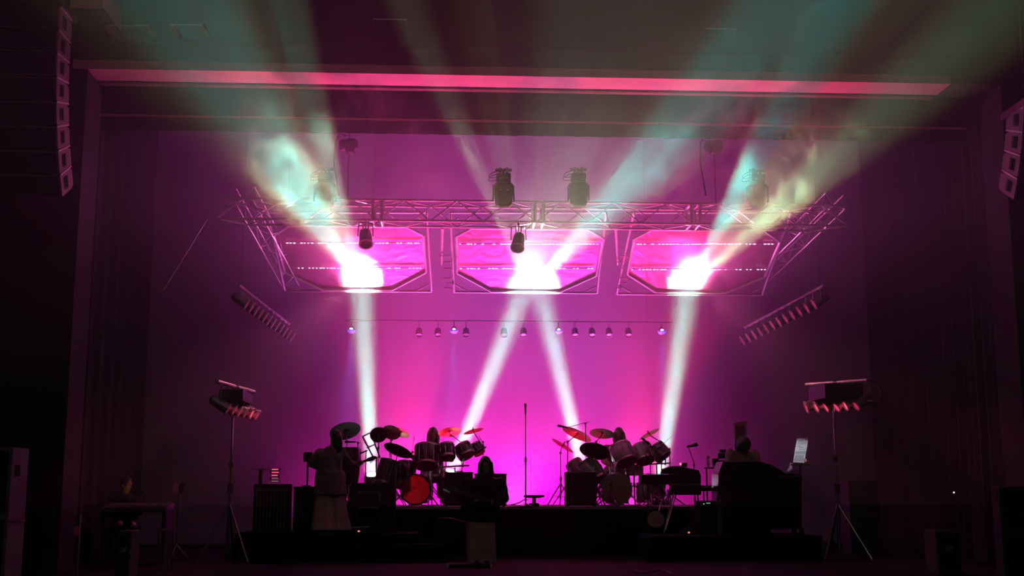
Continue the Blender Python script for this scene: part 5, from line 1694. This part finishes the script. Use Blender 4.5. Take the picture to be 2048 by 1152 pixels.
def person(label, head, face, neck, chest, hip, sh, el, wr, hands, kn=None, an=None, top=None, bottom=None, hair=None, standing=True, flare=(0.13, 0.14, 0.2), root_z=0.0, skirt=0.0, sleeve=1.0, torso_w=1.0, name='person'):
    """all joints in the place's coordinates; pairs are (left in picture, right in picture)"""
    V = Vector
    head, neck, chest, hip = V(head), V(neck), V(chest), V(hip)
    root = thing(name, (hip.x, hip.y, root_z), label, 'person')
    b = MB()
    f, s, up = head_mesh(b, head, face)
    limb(b, [neck - V((0, 0, 0.06)), neck, head - up * 0.06], [0.062, 0.055, 0.055])
    limb(b, [hip, chest - V((0, 0, 0.12)), chest + V((0, 0, 0.05))], [0.135, 0.12, 0.13])
    hx = (sh[1] - sh[0]).normalized()
    for k in range(2):
        limb(b, [neck - V((0, 0, 0.05)), sh[k]], [0.06, 0.06])
        limb(b, [sh[k], el[k], wr[k]], [0.052, 0.042, 0.028])
        hd, pn, curl = hands[k]
        hand(b, wr[k], hd, pn, curl, left=(k == 0))
    hips = [hip - hx * 0.09, hip + hx * 0.09]
    if kn:
        for k in range(2):
            limb(b, [hips[k], kn[k], an[k]], [0.085, 0.060, 0.042])
            toe = an[k] + V((face[0], face[1], 0)).normalized() * 0.15 - V((0, 0, 0.05))
            limb(b, [an[k] - V((0, 0, 0.03)), toe], [0.045, 0.035])
    remesh(b.build('body', SKIN, root), 0.0105, 3)
    # top
    c = MB()
    w = torso_w
    c.loft([ring(hip + V((0, 0, 0.14)), 0.235 * w, 0.17 * w, 40, 0.4, 4, 0.02), ring(hip + V((0, 0, 0.0)), 0.255 * w, 0.19 * w, 40, 0.6, 5, 0.03), ring(hip - V((0, 0, skirt + 0.13)), 0.265 * w, 0.205 * w, 40, 0.9, 5, 0.05)])
    limb(c, [hip + V((0, 0, 0.05)), hip + V((0, 0, 0.08)), chest - V((0, 0, 0.05)), chest + V((0, 0, 0.08)), neck - V((0, 0, 0.045))], [0.16 * w, 0.16 * w, 0.155 * w, 0.145 * w, 0.075], 18)
    for k in range(2):
        side = -hx if k == 0 else hx
        limb(c, [chest + side * 0.06 + V((0, 0, 0.02)), sh[k]], [0.13 * w, 0.082], 14)
        limb(c, [hip + side * 0.06 + V((0, 0, 0.03)), chest + side * 0.07], [0.135 * w, 0.135 * w], 14)
        limb(c, [sh[k], el[k], V(el[k]).lerp(wr[k], 0.88)], [0.078 * sleeve, 0.066 * sleeve, 0.046 * sleeve], 14)
    to = remesh(c.build('top', top, root), 0.016, 5)
    d = to.modifiers.new('folds', 'DISPLACE')
    tx = bpy.data.textures.get('fold_noise') or bpy.data.textures.new('fold_noise', 'CLOUDS')
    tx.noise_scale = 0.09
    d.texture = tx
    d.strength = 0.022
    d.texture_coords = 'LOCAL'
    # bottom
    if kn and bottom:
        tb_ = MB()
        for k in range(2):
            trouser_leg(tb_, hips[k] + V((0, 0, 0.08)), kn[k], an[k] - V((0, 0, 0.05 if standing else -0.02)), *flare, 1.3 * k)
        if standing:
            tb_.ell(hip - V((0, 0, 0.02)), (0.16 * w, 0.13 * w, 0.14), 18, 10)
        else:
            tb_.ell(hip - V((0, 0, 0.0)), (0.19, 0.18, 0.14), 18, 10)
        remesh(tb_.build('trousers', bottom, root), 0.014, 2)
        sm = MB()
        for k in range(2):
            fd = V((face[0], face[1], 0)).normalized()
            rotf = Matrix((fd.cross(V((0, 0, 1))), fd, V((0, 0, 1)))).transposed()
            sm2 = MB().ell(an[k] + fd * 0.07 - V((0, 0, 0.045)), (0.048, 0.135, 0.045), 14, 8, rotf)
            sm2.build('shoe', mat('dark_shoe', (0.03, 0.022, 0.022), 0.5), root, True)
    eyes(root, head, f, s, up)
    if hair:
        kind, hm, L, fr = hair
        if kind == 'long':
            hair_long(root, head, f, s, up, L, hm, 1.0, fr)
        else:
            hair_short(root, head, f, s, up, hm, L)
    return root


ROBE = mat('dark_olive_robe', (0.20, 0.165, 0.155), 0.9, bump=0.3, bscale=30)
SAND = mat('sand_trousers', (0.55, 0.40, 0.38), 0.9, bump=0.3, bscale=30)
KNIT = mat('black_knit', (0.03, 0.026, 0.032), 0.95, bump=0.4, bscale=50)
BEIGE = mat('beige_trousers', (0.55, 0.38, 0.36), 0.9, bump=0.3, bscale=30)
GREYT = mat('grey_shirt', (0.12, 0.085, 0.11), 0.9, bump=0.2)
RED_LIT_T = mat('red_lit_shirt', (0.32, 0.09, 0.09), 0.9, bump=0.2)  # red light on the drummer is put into the shirt colour
CREAM = mat('cream_shirt', (0.42, 0.36, 0.30), 0.9, bump=0.2)
JEANS = mat('dark_jeans', (0.03, 0.03, 0.045), 0.9)
V = Vector
# robed guitarist, turned away to the right
Y = 21.1
G = lambda a, b, dy=0.0: P(a, b, Y + dy)
an = [G(648, 1050), G(676, 1052, 0.1)]
for q in an:
    q.z = PLAT_Z + 0.09
person('guitarist in a loose dark robe and wide pale trousers, turned right towards the congas',
       G(672, 876), (0.75, 0.62, -0.35), G(665, 893), G(661, 918), G(660, 958),
       [G(640, 906, -0.02), G(683, 904, 0.12)], [G(622, 926, 0.03), G(698, 926, 0.2)], [G(662, 946, 0.28), G(716, 931, 0.32)],
       [((0.8, 0.3, -0.1), (0, 0.3, -1), 0.9), ((0.6, 0.3, 0.25), (0.2, 0.2, 1), 1.3)],
       [G(648, 1003), G(672, 1004, 0.05)], an, ROBE, SAND, ('long', HAIRD, 0.26, 0.03), True, (0.11, 0.16, 0.225), PLAT_Z, 0.14, 1.1, 1.05)
# front man
Y = 19.5
G = lambda a, b, dy=0.0: P(a, b, Y + dy)
an = [G(953, 1120), G(973, 1120, 0.05)]
for q in an:
    q.z = 0.09
person('front man with long dark hair, black knit top and pale wide trousers, facing the hall',
       G(971, 929), (0.05, -1, -0.1), G(971, 949), G(968, 976), G(960, 1014),
       [G(934, 968), G(1000, 967)], [G(922, 993, -0.02), G(1008, 996, -0.02)], [G(948, 1003, -0.24), G(978, 1000, -0.24)],
       [((0.7, -0.3, 0.2), (0, 0.5, -0.6), 0.8), ((-0.8, -0.2, -0.1), (0, 0.6, -0.5), 0.9)],
       [G(951, 1066), G(972, 1066)], an, KNIT, BEIGE, ('long', HAIRD, 0.30, 0.02), True, (0.12, 0.145, 0.15), 0.0, 0.06, 1.35, 1.2)
# left drummer
Y = 23.7
G = lambda a, b, dy=0.0: P(a, b, Y + dy)
person('left drummer with long ash hair behind the black toms, raising a stick',
       G(866, 868), (0.1, -1, -0.15), G(866, 886), G(866, 910), G(866, 948),
       [G(846, 898), G(887, 898)], [G(832, 920, -0.1), G(902, 918, -0.12)], [G(823, 912, -0.35), G(905, 906, -0.4)],
       [((0, -0.5, 0.6), (0.7, -0.3, 0), 1.3), ((-0.1, -0.8, 0.2), (-0.3, 0, -0.7), 1.3)],
       [G(852, 957, -0.45), G(882, 957, -0.45)], [G(850, 998, -0.5), G(884, 998, -0.5)], GREYT, JEANS, ('long', HAIRL, 0.26, 0.05), False, (0.12, 0.1, 0.09), RISER_Z)
t = thing('drumstick', P(826, 895, 23.35), 'thin drumstick held up by the left drummer', 'drumstick')
MB().tube(P(823, 912, 23.33), P(828, 872, 23.38), 0.008, 0.005, n=6).build('shaft', WKEY, t, True)
MB().ell(P(828, 871.5, 23.38), (0.007, 0.007, 0.012), 8, 6).build('tip', WKEY, t, True)
# right drummer
person('right drummer with long pale hair and red-lit shirt behind the silver toms',
       G(1238, 868), (-0.1, -1, -0.25), G(1236, 886), G(1232, 910), G(1232, 948),
       [G(1214, 897), G(1256, 898)], [G(1208, 922, -0.1), G(1272, 920, -0.12)], [G(1220, 930, -0.4), G(1270, 922, -0.42)],
       [((0.2, -0.8, -0.2), (0.5, 0, -0.7), 1.2), ((-0.1, -0.8, 0.2), (-0.3, 0, -0.7), 1.3)],
       [G(1218, 957, -0.45), G(1250, 957, -0.45)], [G(1216, 998, -0.5), G(1252, 998, -0.5)], RED_LIT_T, JEANS, ('long', HAIRL, 0.24, 0.06), False, (0.12, 0.1, 0.09), RISER_Z)
# keyboard player
Y = 21.75
G = lambda a, b, dy=0.0: P(a, b, Y + dy)
zf = PLAT_Z - 0.05
kan = [G(1470, 1050, -0.1), G(1500, 1050, -0.1)]
for q in kan:
    q.z = zf + 0.08
person('keyboard player with bushy dark hair and cream shirt, bent over behind the organ',
       G(1487, 893, -0.12), (0.75, -0.6, -0.5), G(1484, 903), G(1481, 922, 0.05), G(1478, 980, 0.1),
       [G(1461, 906), G(1509, 908)], [G(1448, 950, -0.1), G(1520, 950, -0.1)], [G(1462, 962, -0.15), G(1506, 962, -0.15)],
       [((0.2, -0.8, -0.2), (0, 0, -1), 0.6), ((0.1, -0.8, -0.2), (0, 0, -1), 0.6)],
       [G(1466, 992, -0.08), G(1496, 992, -0.08)], kan, CREAM, JEANS, ('short', HAIRD, 1.36, 0), False, (0.11, 0.1, 0.09), zf)
t = thing('keyboard_stool', G(1478, 990, 0.15), 'low stool under the keyboard player', 'stool')
t.location.z = zf
W[t].z = zf
c = G(1478, 985, 0.15)
MB().lathe([(0.17, 0), (0.2, 0.03), (0.19, 0.07)], (c.x, c.y, c.z - 0.12), (0, 0, 1), 20).build('seat', TOLEX, t, True)
tripod(t, c.x, c.y, zf, c.z - 0.12 - zf, 0.25, DARKCHROME)
# person at the desk in the left wing
Y = 20.9
G = lambda a, b, dy=0.0: P(a, b, Y + dy)
wan = [G(245, 1060, -0.35), G(270, 1060, -0.35)]
for q in wan:
    q.z = 0.08
person('person seated in the dark left wing, face faintly lit orange',
       G(253, 969), (0.85, -0.5, -0.1), G(251, 989), G(250, 1012), G(250, 1046),
       [G(231, 1002), G(271, 1002)], [G(226, 1024, -0.1), G(280, 1024, -0.1)], [G(240, 1010, -0.4), G(285, 1010, -0.4)],
       [((0.3, -0.8, -0.1), (0, 0, -1), 0.5), ((0.3, -0.8, -0.1), (0, 0, -1), 0.5)],
       [G(240, 1052, -0.35), G(265, 1052, -0.35)], wan, KNIT, JEANS, ('short', HAIRD, 1.0, 0), False, (0.11, 0.1, 0.09), 0.0)
c = G(250, 1056, 0.05)
t = thing('wing_chair', (c.x, c.y, 0), 'plain dark chair under the person in the left wing', 'chair')
MB().box((c.x, c.y, c.z - 0.07), (0.44, 0.44, 0.05)).build('seat', TOLEX, t, bevel=0.01)
MB().box((c.x - 0.05, c.y + 0.22, c.z + 0.2), (0.42, 0.04, 0.36)).build('backrest', TOLEX, t, bevel=0.01)
for sx_ in (-0.19, 0.19):
    for sy_ in (-0.19, 0.19):
        MB().tube((c.x + sx_, c.y + sy_, 0), (c.x + sx_, c.y + sy_, c.z - 0.09), 0.016, n=6).build('leg', DARKCHROME, t)
# desk lamp that lights that face
p = G(287, 985, -0.4)
t = thing('desk_lamp', (p.x, p.y, P(270, 1000, 20.0).z - 0.05), 'tiny hooded lamp on the desk in the left wing', 'lamp')
MB().path([(p.x, p.y, P(270, 1000, 20.0).z - 0.06), (p.x, p.y, p.z - 0.02), p + V((-0.03, 0, 0.02))], 0.006, 6).build('neck', BLACK, t, True)
MB().lathe([(0.012, 0.04), (0.03, 0.0), (0.026, 0.0), (0.01, 0.035)], p + V((-0.04, 0, 0.0)), (0.5, 0, 0.6), 12, True).build('hood', BLACK, t, True)
spot('desk_glow', p + V((-0.07, 0.0, -0.01)), G(254, 968, -0.05), 0.5, (1.0, 0.34, 0.12), 60, 0.6, 0.02)

# ---------------------------------------------------------------- guitars
def guitar(name, bc, nk, face_n, body_m, label, sc=1.0):
    """bc: body centre, nk: end of the headstock"""
    bc, nk = V(bc), V(nk)
    u = (nk - bc).normalized()
    n = V(face_n)
    n = (n - u * n.dot(u)).normalized()
    w = u.cross(n)
    t = thing(name, bc, label, 'guitar')
    out = [(-0.21, 0.0), (-0.20, 0.10), (-0.13, 0.16), (-0.04, 0.145), (0.02, 0.115), (0.08, 0.125), (0.16, 0.15), (0.20, 0.12), (0.13, 0.05), (0.12, 0.0), (0.13, -0.05), (0.19, -0.10), (0.14, -0.135), (0.07, -0.115), (0.01, -0.11), (-0.05, -0.14), (-0.14, -0.155), (-0.20, -0.10)]
    MB().prism([bc + u * a * sc + w * b * sc - n * 0.02 for a, b in out], n * 0.042).build('body', body_m, t, bevel=0.008)
    L = (nk - bc).length
    e = bc + u * (L - 0.16)
    neck = MB().prism([bc + u * 0.08 + w * 0.028 + n * 0.024, bc + u * 0.08 - w * 0.028 + n * 0.024, e - w * 0.022 + n * 0.024, e + w * 0.022 + n * 0.024], n * 0.022).build('neck', mat('maple_neck', (0.06, 0.035, 0.03), 0.4), t)
    MB().prism([e + w * 0.024 + n * 0.02, e - w * 0.024 + n * 0.02, e + u * 0.05 - w * 0.045 + n * 0.015, nk - w * 0.030 + n * 0.01, nk + w * 0.02 + n * 0.01, e + u * 0.04 + w * 0.035 + n * 0.015], n * 0.016).build('headstock', mat('maple_neck', (0.06, 0.035, 0.03), 0.4), t)
    for k in range(6):
        q = e + u * (0.03 + k * 0.02) - w * (0.05 - 0.002 * k) + n * 0.02
        MB().tube(q, q - w * 0.022, 0.006, n=6).build('tuner', CHROME, t)
    for a in (-0.02, 0.05):
        MB().box(bc + u * a * sc + n * 0.03, (0.03, 0.075, 0.012), Matrix((u, w, n)).transposed()).build('pickup', HEADBLACK, t)
    MB().box(bc - u * 0.1 * sc + n * 0.03, (0.03, 0.09, 0.016), Matrix((u, w, n)).transposed()).build('bridge', CHROME, t)
    st = MB()
    for k in range(6):
        o = w * (-0.025 + 0.01 * k)
        st.tube(bc - u * 0.1 * sc + o + n * 0.04, e + o * 0.75 + n * 0.048, 0.0011, n=4)
    st.build('strings', CHROME, t)
    return t


guitar('electric_guitar', P(663, 948, 21.48), P(752, 914, 21.56), (0.1, 0.9, 0.2), SHELLBLACK, 'dark guitar held by the robed guitarist, neck pointing right', 1.0)
guitar('electric_guitar', P(972, 1000, 19.2), P(885, 972, 19.1), (0.0, -1, 0.15), SHELLBLACK, 'dark guitar hanging before the front man\'s waist', 0.9)
